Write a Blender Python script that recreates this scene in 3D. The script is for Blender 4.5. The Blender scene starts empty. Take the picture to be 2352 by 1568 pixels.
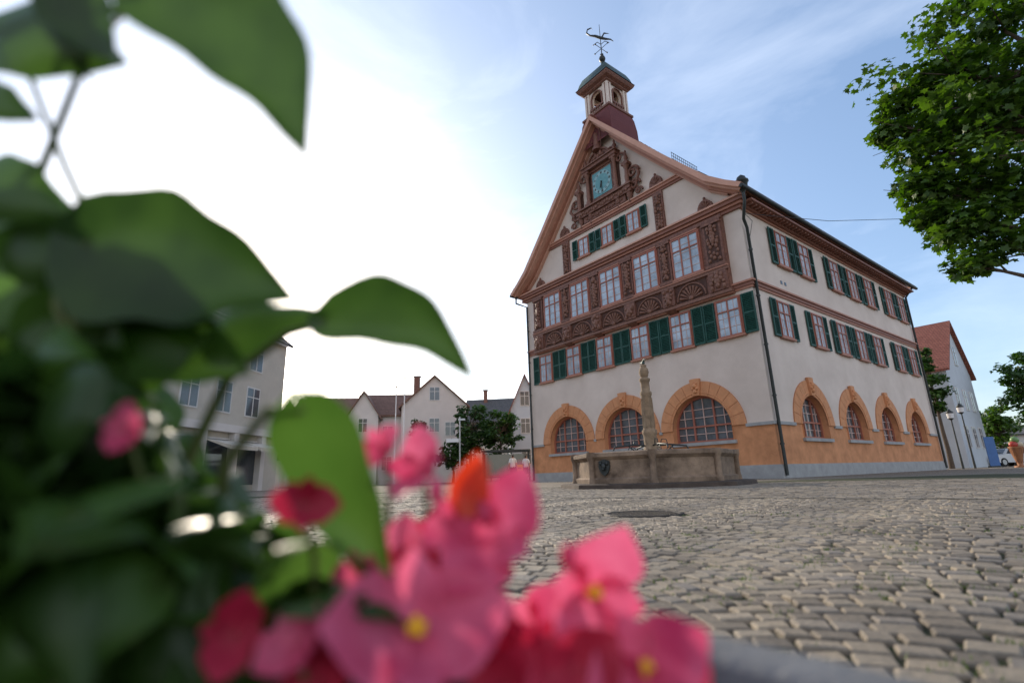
import bpy, bmesh, math, random
import numpy as np
from mathutils import Vector, Matrix, noise
random.seed(7); np.random.seed(7)
SC=bpy.context.scene
SC.view_settings.view_transform='Standard'; SC.view_settings.look='None'; SC.view_settings.exposure=0
rad=math.radians
def link(o,parent=None):
    SC.collection.objects.link(o)
    if parent: o.parent=parent
    return o
def empty(name,loc=(0,0,0),yaw=0,parent=None):
    e=bpy.data.objects.new(name,None); e.location=loc; e.rotation_euler=(0,0,yaw); e.empty_display_size=.2
    return link(e,parent)
# ------------------------------------------------------------ materials
MATS={}
def mat(name,col,rough=.8,var=.12,scale=3.,bump=0.,bscale=None,metal=0.,col2=None,detail=6.,spec=.4):
    if name in MATS: return MATS[name]
    m=bpy.data.materials.new(name); m.use_nodes=True; nt=m.node_tree; b=nt.nodes['Principled BSDF']
    b.inputs['Roughness'].default_value=rough; b.inputs['Metallic'].default_value=metal
    b.inputs['Specular IOR Level'].default_value=spec
    tc=nt.nodes.new('ShaderNodeTexCoord'); n=nt.nodes.new('ShaderNodeTexNoise'); n.inputs['Scale'].default_value=scale; n.inputs['Detail'].default_value=detail; n.inputs['Roughness'].default_value=.65
    nt.links.new(tc.outputs['Object'],n.inputs['Vector'])
    r=nt.nodes.new('ShaderNodeValToRGB'); r.color_ramp.elements[0].position=.3; r.color_ramp.elements[1].position=.7
    c=col; a=[max(0,x*(1-var)) for x in c]; d=[min(1,x*(1+var)) for x in (col2 or c)]
    r.color_ramp.elements[0].color=(*a,1); r.color_ramp.elements[1].color=(*d,1)
    nt.links.new(n.outputs['Fac'],r.inputs['Fac']); nt.links.new(r.outputs['Color'],b.inputs['Base Color'])
    if bump>0:
        n2=nt.nodes.new('ShaderNodeTexNoise'); n2.inputs['Scale'].default_value=bscale or scale*8; n2.inputs['Detail'].default_value=5
        nt.links.new(tc.outputs['Object'],n2.inputs['Vector'])
        bp=nt.nodes.new('ShaderNodeBump'); bp.inputs['Strength'].default_value=bump; bp.inputs['Distance'].default_value=.02
        nt.links.new(n2.outputs['Fac'],bp.inputs['Height']); nt.links.new(bp.outputs['Normal'],b.inputs['Normal'])
    MATS[name]=m; return m
def leafmat(name,col,col2,trans=.45,rough=.5,val=2.0,sat=1.15,vein=0):
    m=bpy.data.materials.new(name); m.use_nodes=True; nt=m.node_tree; b=nt.nodes['Principled BSDF']; out=nt.nodes['Material Output']
    b.inputs['Roughness'].default_value=rough; b.inputs['Specular IOR Level'].default_value=.35
    g=nt.nodes.new('ShaderNodeNewGeometry'); r=nt.nodes.new('ShaderNodeValToRGB')
    r.color_ramp.elements[0].color=(*col,1); r.color_ramp.elements[1].color=(*col2,1)
    src=g.outputs['Random Per Island']
    if vein:
        tc=nt.nodes.new('ShaderNodeTexCoord'); n=nt.nodes.new('ShaderNodeTexNoise'); n.inputs['Scale'].default_value=vein; n.inputs['Detail'].default_value=3; nt.links.new(tc.outputs['Object'],n.inputs['Vector'])
        ma=nt.nodes.new('ShaderNodeMath'); ma.operation='MULTIPLY_ADD'; ma.inputs[1].default_value=.55; nt.links.new(src,ma.inputs[0]); 
        mb_=nt.nodes.new('ShaderNodeMapRange'); mb_.inputs[1].default_value=.35; mb_.inputs[2].default_value=.65; mb_.inputs[3].default_value=0; mb_.inputs[4].default_value=.5; nt.links.new(n.outputs['Fac'],mb_.inputs[0]); nt.links.new(mb_.outputs[0],ma.inputs[2]); src=ma.outputs[0]
    nt.links.new(src,r.inputs['Fac']); nt.links.new(r.outputs['Color'],b.inputs['Base Color'])
    t=nt.nodes.new('ShaderNodeBsdfTranslucent'); hs=nt.nodes.new('ShaderNodeHueSaturation'); hs.inputs['Value'].default_value=val; hs.inputs['Saturation'].default_value=sat
    nt.links.new(r.outputs['Color'],hs.inputs['Color']); nt.links.new(hs.outputs['Color'],t.inputs['Color'])
    mx=nt.nodes.new('ShaderNodeMixShader'); mx.inputs[0].default_value=trans
    nt.links.new(b.outputs[0],mx.inputs[1]); nt.links.new(t.outputs[0],mx.inputs[2]); nt.links.new(mx.outputs[0],out.inputs['Surface'])
    MATS[name]=m; return m
def glassmat(name,col,rough=.06,scale=.7,var=.4):
    m=mat(name,col,rough=rough,var=var,scale=scale,spec=.9); return m
def tilemat(name,c1,c2,sx,sz,bump=.6):
    m=bpy.data.materials.new(name); m.use_nodes=True; nt=m.node_tree; b=nt.nodes['Principled BSDF']; b.inputs['Roughness'].default_value=.75
    tc=nt.nodes.new('ShaderNodeTexCoord'); mp=nt.nodes.new('ShaderNodeMapping'); nt.links.new(tc.outputs['Object'],mp.inputs['Vector'])
    sp=nt.nodes.new('ShaderNodeSeparateXYZ'); nt.links.new(mp.outputs[0],sp.inputs[0])
    ad=nt.nodes.new('ShaderNodeMath'); ad.operation='ADD'; nt.links.new(sp.outputs[0],ad.inputs[0]); nt.links.new(sp.outputs[1],ad.inputs[1])
    cb=nt.nodes.new('ShaderNodeCombineXYZ'); nt.links.new(ad.outputs[0],cb.inputs[0]); nt.links.new(sp.outputs[2],cb.inputs[1])
    br=nt.nodes.new('ShaderNodeTexBrick'); br.inputs['Scale'].default_value=1; br.inputs['Brick Width'].default_value=sx; br.inputs['Row Height'].default_value=sz; br.inputs['Mortar Size'].default_value=.012
    br.inputs['Color1'].default_value=(*c1,1); br.inputs['Color2'].default_value=(*c2,1); br.inputs['Mortar'].default_value=(c1[0]*.25,c1[1]*.25,c1[2]*.25,1)
    nt.links.new(cb.outputs[0],br.inputs['Vector']); nt.links.new(br.outputs['Color'],b.inputs['Base Color'])
    bp=nt.nodes.new('ShaderNodeBump'); bp.inputs['Strength'].default_value=bump; bp.inputs['Distance'].default_value=.03; bp.invert=True
    nt.links.new(br.outputs['Fac'],bp.inputs['Height']); nt.links.new(bp.outputs[0],b.inputs['Normal'])
    MATS[name]=m; return m
plaster=mat('plaster',(.64,.535,.455),.9,.07,.5,.3,60,col2=(.70,.60,.52),detail=9)
orange=mat('orange_render',(.50,.22,.10),.9,.14,1.6,.3,40,col2=(.62,.285,.135),detail=9)
orange2=mat('orange_sandstone',(.60,.275,.13),.85,.12,4,.35,50)
orangeD=mat('orange_joint',(.44,.19,.09),.9,.1,5)
salmon=mat('salmon_paint',(.40,.18,.12),.6,.12,3)
salmonL=mat('salmon_light',(.55,.30,.215),.6,.10,3)
cornice=mat('red_brown_cornice',(.26,.11,.075),.6,.15,4)
brown=mat('carved_oak',(.145,.060,.040),.6,.3,9,.6,40,col2=(.205,.092,.062))
oakL=mat('carved_oak_light',(.21,.10,.068),.6,.25,9,.5,40)
brownD=mat('carved_oak_dark',(.08,.034,.022),.7,.3,9,.5,40)
stoneG=mat('grey_stone',(.34,.34,.33),.85,.16,3,.3,40,detail=9)
shut=mat('green_shutter_paint',(.014,.070,.052),.55,.25,5)
winframe=mat('window_frame_paint',(.36,.125,.08),.5,.1,4)
muntin=mat('muntin_paint',(.60,.42,.36),.5,.05,4)
curtain=glassmat('window_glass',(.40,.47,.53),scale=1.6)
aglass=glassmat('arcade_glass',(.10,.11,.12),scale=2)
dglass=glassmat('dark_window_glass',(.05,.06,.07))
metalD=mat('dark_copper',(.035,.04,.038),.45,.3,6,metal=.3)
copperG=mat('patina_copper',(.045,.075,.066),.55,.35,5,metal=.2)
teal=mat('teal_dial',(.12,.30,.32),.5,.15,6)
tealL=mat('pale_dial',(.25,.42,.44),.5,.1,6)
gold=mat('gilt',(.55,.36,.10),.35,.1,5,metal=.7)
roofT=tilemat('red_roof_tiles',(.25,.075,.045),(.33,.11,.07),.18,.2)
roofDk=tilemat('maroon_tiles',(.15,.03,.03),(.20,.045,.042),.16,.13,1.)
whiteW=mat('white_render',(.60,.56,.52),.9,.06,1.,.15,40)
white2=mat('pale_blue_render',(.52,.56,.59),.9,.06,1.,.15,40)
warmW=mat('cream_render',(.50,.46,.39),.9,.08,1.,.15,40)
roofB=tilemat('brown_roof_tiles',(.17,.085,.055),(.23,.12,.08),.2,.2)
roofG=tilemat('grey_roof_tiles',(.09,.085,.08),(.13,.12,.11),.2,.2)
concrete=mat('planter_concrete',(.13,.135,.14),.85,.2,20,.3,120)
soil=mat('soil',(.03,.02,.014),1,.4,60,.8,200)
# ------------------------------------------------------------ mesh builder
class MB:
    def __init__(s): s.v=[];s.f=[];s.m=[];s.s=[];s.mats=[]
    def mi(s,m):
        if m not in s.mats: s.mats.append(m)
        return s.mats.index(m)
    def poly(s,pts,m,smooth=False):
        i=len(s.v); s.v+=[tuple(p) for p in pts]; s.f.append(tuple(range(i,i+len(pts)))); s.m.append(s.mi(m)); s.s.append(smooth)
    def grid(s,rows,m,smooth=True,closed=False):
        i=len(s.v); n=len(rows[0]); k=s.mi(m)
        for r in rows: s.v+=[tuple(p) for p in r]
        for a in range(len(rows)-1):
            for b in range(n if closed else n-1):
                c=(b+1)%n; s.f.append((i+a*n+b,i+a*n+c,i+(a+1)*n+c,i+(a+1)*n+b)); s.m.append(k); s.s.append(smooth)
    def hexa(s,p,m):
        i=len(s.v); s.v+=[tuple(q) for q in p]; k=s.mi(m)
        for f in ((0,3,2,1),(4,5,6,7),(0,1,5,4),(1,2,6,5),(2,3,7,6),(3,0,4,7)):
            s.f.append(tuple(i+j for j in f)); s.m.append(k); s.s.append(False)
    def box(s,M,u0,u1,w0,w1,n0,n1,m):
        s.hexa([M(u0,w0,n0),M(u1,w0,n0),M(u1,w1,n0),M(u0,w1,n0),M(u0,w0,n1),M(u1,w0,n1),M(u1,w1,n1),M(u0,w1,n1)],m)
    def tube(s,pts,rads,m,seg=8,cap=True):
        pts=[Vector(p) for p in pts]; rows=[]
        for i,p in enumerate(pts):
            t=(pts[min(i+1,len(pts)-1)]-pts[max(i-1,0)]); t=t.normalized() if t.length>1e-9 else Vector((0,0,1))
            a=t.orthogonal().normalized() if i==0 else (a-t*a.dot(t)).normalized()
            b=t.cross(a); r=rads[i] if isinstance(rads,(list,tuple)) else rads
            rows.append([p+(a*math.cos(2*math.pi*k/seg)+b*math.sin(2*math.pi*k/seg))*r for k in range(seg)])
        s.grid(rows,m,True,True)
        if cap: s.poly(rows[0][::-1],m); s.poly(rows[-1],m)
    def lathe(s,c,prof,m,seg=16,smooth=True,rot=0,sx=1,sy=1):
        rows=[[(c[0]+sx*r*math.cos(rot+2*math.pi*k/seg),c[1]+sy*r*math.sin(rot+2*math.pi*k/seg),c[2]+z) for k in range(seg)] for r,z in prof]
        s.grid(rows,m,smooth,True); s.poly(rows[0][::-1],m); s.poly(rows[-1],m)
    def blob(s,c,r,m,seg=8,rings=5):
        rows=[]
        for j in range(rings+1):
            ph=math.pi*j/rings-math.pi/2+1e-3*(j==0)-1e-3*(j==rings)
            rows.append([(c[0]+r[0]*math.cos(ph)*math.cos(2*math.pi*k/seg),c[1]+r[1]*math.cos(ph)*math.sin(2*math.pi*k/seg),c[2]+r[2]*math.sin(ph)) for k in range(seg)])
        s.grid(rows,m,True,True)
    def build(s,name,parent=None,fix=True):
        me=bpy.data.meshes.new(name); me.from_pydata(s.v,[],s.f)
        for m in s.mats: me.materials.append(m)
        me.polygons.foreach_set('material_index',s.m); me.polygons.foreach_set('use_smooth',s.s); me.update()
        if fix:
            bm=bmesh.new(); bm.from_mesh(me); bmesh.ops.recalc_face_normals(bm,faces=bm.faces); bm.to_mesh(me); bm.free()
        return link(bpy.data.objects.new(name,me),parent)
# ============================================================ TOWN HALL
W,D=14.2,20.2
TH=empty('town_hall',(9.70,19.24,0),math.atan2(.610,.792))
F=lambda u,w,n:(-n,u,w)
S=lambda u,w,n:(u,-n,w)
B=lambda u,w,n:(D+n,u,w)
L=lambda u,w,n:(u,W+n,w)
SPR=2.05; SILL=1.5; ZT=4.3
def wall(mb,M,U,arches,rin):
    mb.poly([M(0,0,0),M(U,0,0),M(U,SILL,0),M(0,SILL,0)],orange)
    e=[0]
    for c in arches: e+=[c-rin,c+rin]
    e.append(U)
    for i in range(0,len(e),2):
        a,b=e[i],e[i+1]
        mb.poly([M(a,SILL,0),M(b,SILL,0),M(b,SPR,0),M(a,SPR,0)],orange)
        mb.poly([M(a,SPR,0),M(b,SPR,0),M(b,ZT,0),M(a,ZT,0)],plaster)
    N=24
    for c in arches:
        for k in range(N):
            a0=math.pi*k/N;a1=math.pi*(k+1)/N
            x0,z0=c-rin*math.cos(a0),SPR+rin*math.sin(a0); x1,z1=c-rin*math.cos(a1),SPR+rin*math.sin(a1)
            mb.poly([M(x0,z0,0),M(x1,z1,0),M(x1,ZT,0),M(x0,ZT,0)],plaster)
    mb.poly([M(0,ZT,0),M(U,ZT,0),M(U,11.3,0),M(0,11.3,0)],plaster)
def arch(mb,M,c,rin,rout,rec=.32):
    N=28
    path=[(c-rin,SILL)]+[(c-rin*math.cos(math.pi*k/N),SPR+rin*math.sin(math.pi*k/N)) for k in range(N+1)]+[(c+rin,SILL)]
    mb.grid([[M(x,z,.05) for x,z in path],[M(x,z,-rec) for x,z in path]],orange2,False)
    mb.poly([M(x,z,-rec) for x,z in path],aglass)
    for k in range(N):
        a0=math.pi*k/N;a1=math.pi*(k+1)/N
        q=lambda r,a,n:M(c-r*math.cos(a),SPR+r*math.sin(a),n)
        mb.hexa([q(rin,a0,0),q(rin,a1,0),q(rout,a1,0),q(rout,a0,0),q(rin,a0,.035),q(rin,a1,.035),q(rout,a1,.035),q(rout,a0,.035)],orangeD)
    V=13
    for k in range(V):
        g=.006; ri=rin+.015; ro=rout+.0; 
        for j in range(3):
            a0=math.pi*k/V+(g if j==0 else 0)+(math.pi/V)*j/3; a1=math.pi*k/V+(math.pi/V)*(j+1)/3-(g if j==2 else 0)
            if k==V//2: ro2=rout+.12; pr=.14
            else: ro2=ro; pr=.055
            mb.hexa([q(ri,a0,.03),q(ri,a1,.03),q(ro2,a1,.03),q(ro2,a0,.03),q(ri,a0,pr),q(ri,a1,pr),q(ro2,a1,pr),q(ro2,a0,pr)],orange2)
    for rr,nn in ((rin+.13,.085),):
        mb.tube([M(c-rr*math.cos(math.pi*k/24),SPR+rr*math.sin(math.pi*k/24),.06) for k in range(25)],.022,orange2,6)
    zk=SPR+(rin+rout)/2
    for du,dz,r in ((0,.12,.11),(-.1,.0,.07),(.1,.0,.07),(0,-.12,.1),(-.08,.22,.05),(.08,.22,.05)):
        p=M(c+du,zk+dz,.15); mb.blob(p,(r,r,r),orange2,8,5)
    n=-rec+.01; rf=rin-.0
    for k in range(N):
        a0=math.pi*k/N;a1=math.pi*(k+1)/N
        mb.hexa([q(rf-.08,a0,n),q(rf-.08,a1,n),q(rf,a1,n),q(rf,a0,n),q(rf-.08,a0,n+.08),q(rf-.08,a1,n+.08),q(rf,a1,n+.08),q(rf,a0,n+.08)],winframe)
    for u0,u1 in ((c-rin,c-rin+.08),(c+rin-.08,c+rin)): mb.box(M,u0,u1,SILL,SPR,n,n+.08,winframe)
    mb.box(M,c-rin+.08,c+rin-.08,SILL,SILL+.09,n,n+.075,winframe)
    def vb(u,w,m,pr):
        top=SPR+math.sqrt(max(0,(rin-.08)**2-(u-c)**2)); mb.box(M,u-w/2,u+w/2,SILL+.09,top,n,n+pr,m)
    for k in (-1,1): vb(c+k*rin*.36,.07,winframe,.07)
    for k in (-.68,0,.68): vb(c+k*rin,.03,muntin,.04)
    for z in (SPR+.12,):
        mb.box(M,c-rin+.08,c+rin-.08,z-.035,z+.035,n,n+.065,winframe)
    for z in (SILL+.36,SPR+.5,SPR+.85):
        if z<SPR+rin-.15:
            h=(rin-.1) if z<SPR else math.sqrt(max(0,(rin-.1)**2-(z-SPR)**2)); mb.box(M,c-h,c+h,z-.014,z+.014,n,n+.036,muntin)
    mb.box(M,c-rin-.12,c+rin+.12,SILL-.13,SILL-.0,-.3,.12,stoneG)
FA=(3.03,7.1,11.17); SA=(3.5,7.88,12.26,16.75)
mb=MB()
wall(mb,F,W,FA,1.38); wall(mb,S,D,SA,1.2)
for M,U in ((B,W),(L,D)):
    mb.poly([M(0,0,0),M(U,0,0),M(U,SPR,0),M(0,SPR,0)],orange); mb.poly([M(0,SPR,0),M(U,SPR,0),M(U,11.3,0),M(0,11.3,0)],plaster)
for M,U,a in ((F,W,FA),(S,D,SA)):
    mb.box(M,-.08 if M is F else 0,U,0,.42,0,.08,stoneG); mb.box(M,-.05 if M is F else 0,U,.42,.5,0,.05,stoneG)
for M,U,a,ro in ((F,W,FA,2.0),(S,D,SA,1.86)):
    e=[-.07 if M is F else 0]
    for c in a: e+=[c-ro+.03,c+ro-.03]
    e.append(U)
    for i in range(0,len(e),2):
        if e[i+1]-e[i]>.03:
            mb.box(M,e[i],e[i+1],SPR-.09,SPR+.03,0,.075,stoneG)
mb.build('walls',TH)
mb=MB()
for c in FA: arch(mb,F,c,1.38,2.0)
for c in SA: arch(mb,S,c,1.2,1.86,.3)
mb.build('arcade_arches',TH)
mb=MB()
for M,U in ((F,W),(S,D)):
    for z0,z1,p,m_ in ((7.42,7.52,.06,salmon),(7.52,7.66,.10,cornice),(7.66,7.74,.16,salmon)):
        if M is F:
            mb.box(M,-p,.75,z0,z1,0,p,m_); mb.box(M,13.3,W,z0,z1,0,p,m_)
        else: mb.box(M,0,U,z0,z1,0,p,m_)
for z0,z1,p,m in ((10.92,11.06,.12,cornice),(11.06,11.18,.22,salmon),(11.18,11.34,.32,cornice),(11.34,11.42,.40,salmonL)):
    mb.box(F,-p,W+p,z0,z1,0,p,m)
for z0,z1,p,m in ((10.9,10.98,.08,salmon),(10.98,11.1,.2,cornice),(11.1,11.18,.56,cornice)):
    mb.box(S,0.0,D,z0,z1,0,p,m); mb.box(L,0,D,z0,z1,0,p,m)
for z0,z1,p,m in ((13.58,13.7,.08,cornice),(13.7,13.84,.14,salmon),(13.84,13.9,.2,salmonL)):
    mb.box(F,2.35,11.85,z0,z1,0,p,m)
for k in range(66): mb.box(S,.2+k*.303,.29+k*.303,11.02,11.1,.2,.46,cornice)
mb.build('mouldings',TH)
# roof
prof=[(0,19.8),(2.3,17.15),(4.6,14.5),(6.3,12.62),(7.1,11.98),(7.75,11.55)]
pts=[(7.1+d,z) for d,z in prof[::-1]]+[(7.1-d,z) for d,z in prof[1:]]
def inner(t):
    out=[]
    for d,z in prof: out.append((max(0,d-.16*t if d>0 else 0),z-(.2*t if d<7 else .16*t)-(.12*t if d==0 else 0)))
    return [(7.1+d,z) for d,z in out[::-1]]+[(7.1-d,z) for d,z in out[1:]]
mb=MB(); X0,X1=-.85,D+.5
pin=inner(.95)
mb.grid([[(X0,y,z) for y,z in pts],[(X1,y,z) for y,z in pts]],roofT,False)
mb.grid([[(X0,y,z) for y,z in pin],[(X1,y,z) for y,z in pin]],salmonL,False)
for X in (X0,X1): mb.grid([[(X,y,z) for y,z in pts],[(X,y,z) for y,z in pin]],salmonL,False)
for i in (0,-1): mb.poly([(X0,*pts[i]),(X1,*pts[i]),(X1,*pin[i]),(X0,*pin[i])],salmon)
for t0,t1,xa,m in ((.95,1.35,-.66,salmonL),(1.35,1.75,-.40,salmon),(1.75,2.05,-.2,salmonL)):
    a,b=inner(t0),inner(t1)
    a=a[1:-1] if t0>1.5 else a; b=b[1:-1] if t0>1.5 else b
    mb.grid([[(xa,y,z) for y,z in a],[(xa,y,z) for y,z in b]],m,False)
    mb.grid([[(xa,y,z) for y,z in b],[(0.0,y,z) for y,z in b]],m,False)
for k in range(50): mb.tube([(X0+.1+k*.43,7.1,19.83),(X0+.5+k*.43,7.1,19.8)],.11,roofT,8)
mb.build('roof',TH)
# gable wall
mb=MB()
g=[(y,z) for y,z in inner(1.2)]; g=[(min(max(y,0),W),z) for y,z in g]
mb.poly([(0.001,0,11.0)]+[(0.001,y,z) for y,z in g[::-1]]+[(0.001,W,11.0)],plaster)
mb.poly([(D,0,11.0)]+[(D,y,z) for y,z in g[::-1]]+[(D,W,11.0)],plaster)
def carve(mb,M,u0,u1,w0,w1,n,m,step=.16,r=.055,seed=0):
    rnd=random.Random(seed); c=(u0+u1)/2; hw=(u1-u0)/2
    w=w0+step*.6
    while w<w1-step*.3:
        du=rnd.uniform(.25,.8)*hw; rr=r*rnd.uniform(.7,1.3)
        for sg in (-1,1):
            p=M(c+sg*du,w,n); mb.blob(p,(rr,rr,rr*rnd.uniform(.9,1.6)),m,6,4)
        if rnd.random()<.75: rr=r*rnd.uniform(.9,1.7); mb.blob(M(c,w+step*.4,n),(rr,rr,rr*1.2),m,7,4)
        w+=step*rnd.uniform(.7,1.1)
for a,b in ((3.55,4.1),(10.1,10.65)):
    mb.box(F,a,b,11.46,13.55,0,.1,brown); mb.box(F,a+.08,b-.08,11.6,13.4,.1,.11,brownD); carve(mb,F,a+.06,b-.06,11.6,13.4,.12,oakL,.2,.07,int(a*10))
for c,z in ((3.82,13.92),(10.38,13.92),(1.45,11.44),(12.75,11.44)):
    N=10; pp=[(c-.36*math.cos(math.pi*k/N),z+.12+.42*math.sin(math.pi*k/N)) for k in range(N+1)]
    pp=[(c-.36,z)]+pp+[(c+.36,z)]
    mb.poly([F(u,w,.14) for u,w in pp],brown); mb.grid([[F(u,w,.14) for u,w in pp],[F(u,w,0) for u,w in pp]],brown,False)
    for k in range(1,6):
        a=math.pi*k/6; mb.tube([F(c,z+.1,.15),F(c-.27*math.cos(a),z+.12+.33*math.sin(a),.16)],[.02,.04],brown,5)
    mb.blob(F(c,z+.6,.08),(.07,.07,.1),brown)
mb.build('gable',TH)
def window(mb,M,c,w,z0,z1,cols=2,rows=4,n=.0,trans=True,glass=None):
    glass=glass or curtain
    h=w/2
    mb.box(M,c-h-.055,c+h+.055,z0-.0,z1+.055,n,n+.07,winframe)
    mb.box(M,c-h,c+h,z0+.04,z1,n+.07,n+.072,glass)
    f=.05
    mb.box(M,c-h,c-h+f,z0,z1,n+.07,n+.12,winframe); mb.box(M,c+h-f,c+h,z0,z1,n+.07,n+.12,winframe)
    mb.box(M,c-h+f,c+h-f,z0,z0+f,n+.07,n+.12,winframe); mb.box(M,c-h+f,c+h-f,z1-f,z1,n+.07,n+.12,winframe)
    for k in range(1,cols): u=c-h+w*k/cols; mb.box(M,u-.028,u+.028,z0+f,z1-f,n+.07,n+.115,winframe)
    zt=z0+(z1-z0)*.68
    if trans: mb.box(M,c-h+f,c+h-f,zt-.025,zt+.025,n+.07,n+.118,winframe)
    for k in range(1,rows):
        z=z0+(z1-z0)*k/rows
        if trans and abs(z-zt)<.12: continue
        mb.box(M,c-h+f,c+h-f,z-.01,z+.01,n+.07,n+.09,muntin)
    if cols==2:
        for k in (.25,.75): u=c-h+w*k; mb.box(M,u-.009,u+.009,z0+f,z1-f,n+.07,n+.088,muntin)
    mb.box(M,c-h-.1,c+h+.1,z0-.09,z0-.005,n,n+.15,salmon)
def shutter(mb,M,u0,u1,z0,z1,n=.03):
    n0=n+random.uniform(0,.05); n1=n0+.05; f=.06
    mb.box(M,u0,u0+f,z0,z1,n0,n1,shut); mb.box(M,u1-f,u1,z0,z1,n0,n1,shut)
    zm=(z0+z1)/2
    for a,b in ((z0,z0+f*1.3),(zm-.035,zm+.035),(z1-f,z1)): mb.box(M,u0+f,u1-f,a,b,n0,n1-.002,shut)
    for a,b in ((z0+f*1.3,zm-.035),(zm+.035,z1-f)):
        k=int((b-a)/.07)
        for i in range(k):
            z=a+(b-a)*(i+.5)/k; uA,uB=u0+f,u1-f
            mb.hexa([M(uA,z-.035,n1-.004),M(uB,z-.035,n1-.004),M(uB,z-.025,n1+.001),M(uA,z-.025,n1+.001),M(uA,z+.012,n0+.005),M(uB,z+.012,n0+.005),M(uB,z+.022,n0+.01),M(uA,z+.022,n0+.01)],shut)
    mb.box(M,u0+f,u1-f,z0,z1,n0-.005,n0+.003,shut)
mw=MB(); ms=MB()
for i in range(6):
    c=1.1+2.3*i; window(mw,F,c,1.04,5.62,7.2)
    shutter(ms,F,c-.51-.1-.53,c-.61,5.58,7.24); shutter(ms,F,c+.61,c+.61+.53,5.58,7.24)
for c in (5.4,7.17,8.94):
    window(mw,F,c,.76,12.17,13.25,2,3,trans=False)
    shutter(ms,F,c-.46-.40,c-.46,12.13,13.3); shutter(ms,F,c+.46,c+.86,12.13,13.3)
for c in (3.15,5.35,8.75,11.05,13.35,16.55,18.75):
    window(mw,S,c,1.0,9.0,10.62); shutter(ms,S,c-.6-.48,c-.6,8.96,10.66); shutter(ms,S,c+.6,c+1.08,8.96,10.66)
for c in (2.25,5.5,8.15,10.5,12.85,16.2,18.55):
    window(mw,S,c,1.0,5.6,7.15); shutter(ms,S,c-.6-.48,c-.6,5.56,7.2); shutter(ms,S,c+.6,c+1.08,5.56,7.2)
for k in (2.6,2.95): mw.box(S,k,k+.16,8.1,8.25,.0,.02,dglass)
BN=.24
mb=MB()
mb.box(F,.75,13.3,7.5,10.91,0,BN,brown)
mb.box(F,.68,13.37,7.42,7.56,0,BN+.08,oakL); mb.box(F,.7,13.35,7.36,7.42,0,BN,salmon)
mb.box(F,.7,13.35,8.42,8.56,BN,BN+.1,oakL); mb.box(F,.7,13.35,8.56,8.62,BN,BN+.14,salmon)
mb.box(F,.7,13.35,10.76,10.915,BN,BN+.08,brown)
BC=[2.55,4.8,7.05,9.3,11.55]
for c in BC:
    window(mw,F,c,1.4,8.72,10.62,3,5,n=BN)
    mw.box(F,c-.7,c+.7,10.68,10.74,BN,BN+.1,salmon)
    cz=7.66; mb.box(F,c-.78,c+.78,7.6,8.38,BN,BN+.015,brownD)
    N=9
    for k in range(N):
        a=math.pi*(k+.5)/N; mb.tube([F(c-.1*math.cos(a),cz+.08*math.sin(a),BN+.03),F(c-.56*math.cos(a),cz+.56*math.sin(a),BN+.06)],[.015,.07],oakL,6)
    mb.blob(F(c,cz+.02,BN+.05),(.08,.13,.11),oakL)
    mb.tube([F(c-.7*math.cos(math.pi*k/16),cz+.68*math.sin(math.pi*k/16),BN+.03) for k in range(17)],.04,oakL,6)
piers=[(.78,1.62)]+[(BC[i]+.8,BC[i+1]-.8) for i in range(4)]+[(12.45,13.25)]
for j,(a,b) in enumerate(piers):
    mb.box(F,a,b,8.63,10.75,BN,BN+.07,brown); mb.box(F,a+.09,b-.09,8.8,10.6,BN+.07,BN+.075,brownD)
    carve(mb,F,a+.1,b-.1,8.85,10.6,BN+.09,oakL,.2,.07,j)
    mb.blob(F((a+b)/2,10.35,BN+.12),(.09,.1,.12),oakL); mb.blob(F((a+b)/2,9.95,BN+.1),(.08,.13,.28),oakL)
    mb.box(F,a-.03,b+.03,10.6,10.72,BN+.0,BN+.14,brown); mb.box(F,a-.03,b+.03,8.64,8.78,BN,BN+.15,brown)
    mb.box(F,a,b,7.58,8.4,BN,BN+.12,brown); carve(mb,F,a+.06,b-.06,7.6,8.35,BN+.14,oakL,.2,.08,j+20)
    mb.blob(F((a+b)/2,8.0,BN+.14),(.1,.17,.2),oakL)
    if 0<j<5: mb.hexa([F(a+.08,7.1,0),F(b-.08,7.1,0),F(b-.08,7.42,0),F(a+.08,7.42,0),F(a+.12,7.25,.05),F(b-.12,7.25,.05),F(b-.05,7.42,BN+.1),F(a+.05,7.42,BN+.1)],brown)
mb.build('carved_bay',TH); mw.build('windows',TH,False); ms.build('shutters',TH,False)
# clock surround
mb=MB(); cy=7.15
mb.box(F,cy-.78,cy+.78,15.0,16.75,0,.14,brown)
mb.box(F,cy-.68,cy+.68,15.12,16.62,.14,.16,teal)
def disc(mb,M,u,w,r,n0,n1,m,N=32):
    pa=[M(u+r*math.cos(2*math.pi*k/N),w+r*math.sin(2*math.pi*k/N),n1) for k in range(N)]; pb=[M(u+r*math.cos(2*math.pi*k/N),w+r*math.sin(2*math.pi*k/N),n0) for k in range(N)]
    mb.poly(pa,m); mb.grid([pa+[pa[0]],pb+[pb[0]]],m,False)
disc(mb,F,cy,15.87,.66,.16,.18,tealL); disc(mb,F,cy,15.87,.47,.18,.186,teal)
for k in range(12):
    a=2*math.pi*k/12; du,dw=math.sin(a),math.cos(a)
    for off in ((-.03,.03) if k%3 else (-.045,0,.045)):
        p=[F(cy-(r*du)+off*dw*1,15.87+r*dw+off*du,.19) for r in (.5,.62)]
        mb.tube(p,.011,brownD,4)
for a,l,w in ((rad(180),.56,.03),(rad(200),.36,.045)):
    mb.tube([F(cy+.0,15.87,.21),F(cy-l*math.sin(a),15.87+l*math.cos(a),.21)],[w,w*.5],metalD,5)
mb.blob(F(cy,15.87,.22),(.05,.05,.05),metalD)
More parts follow.
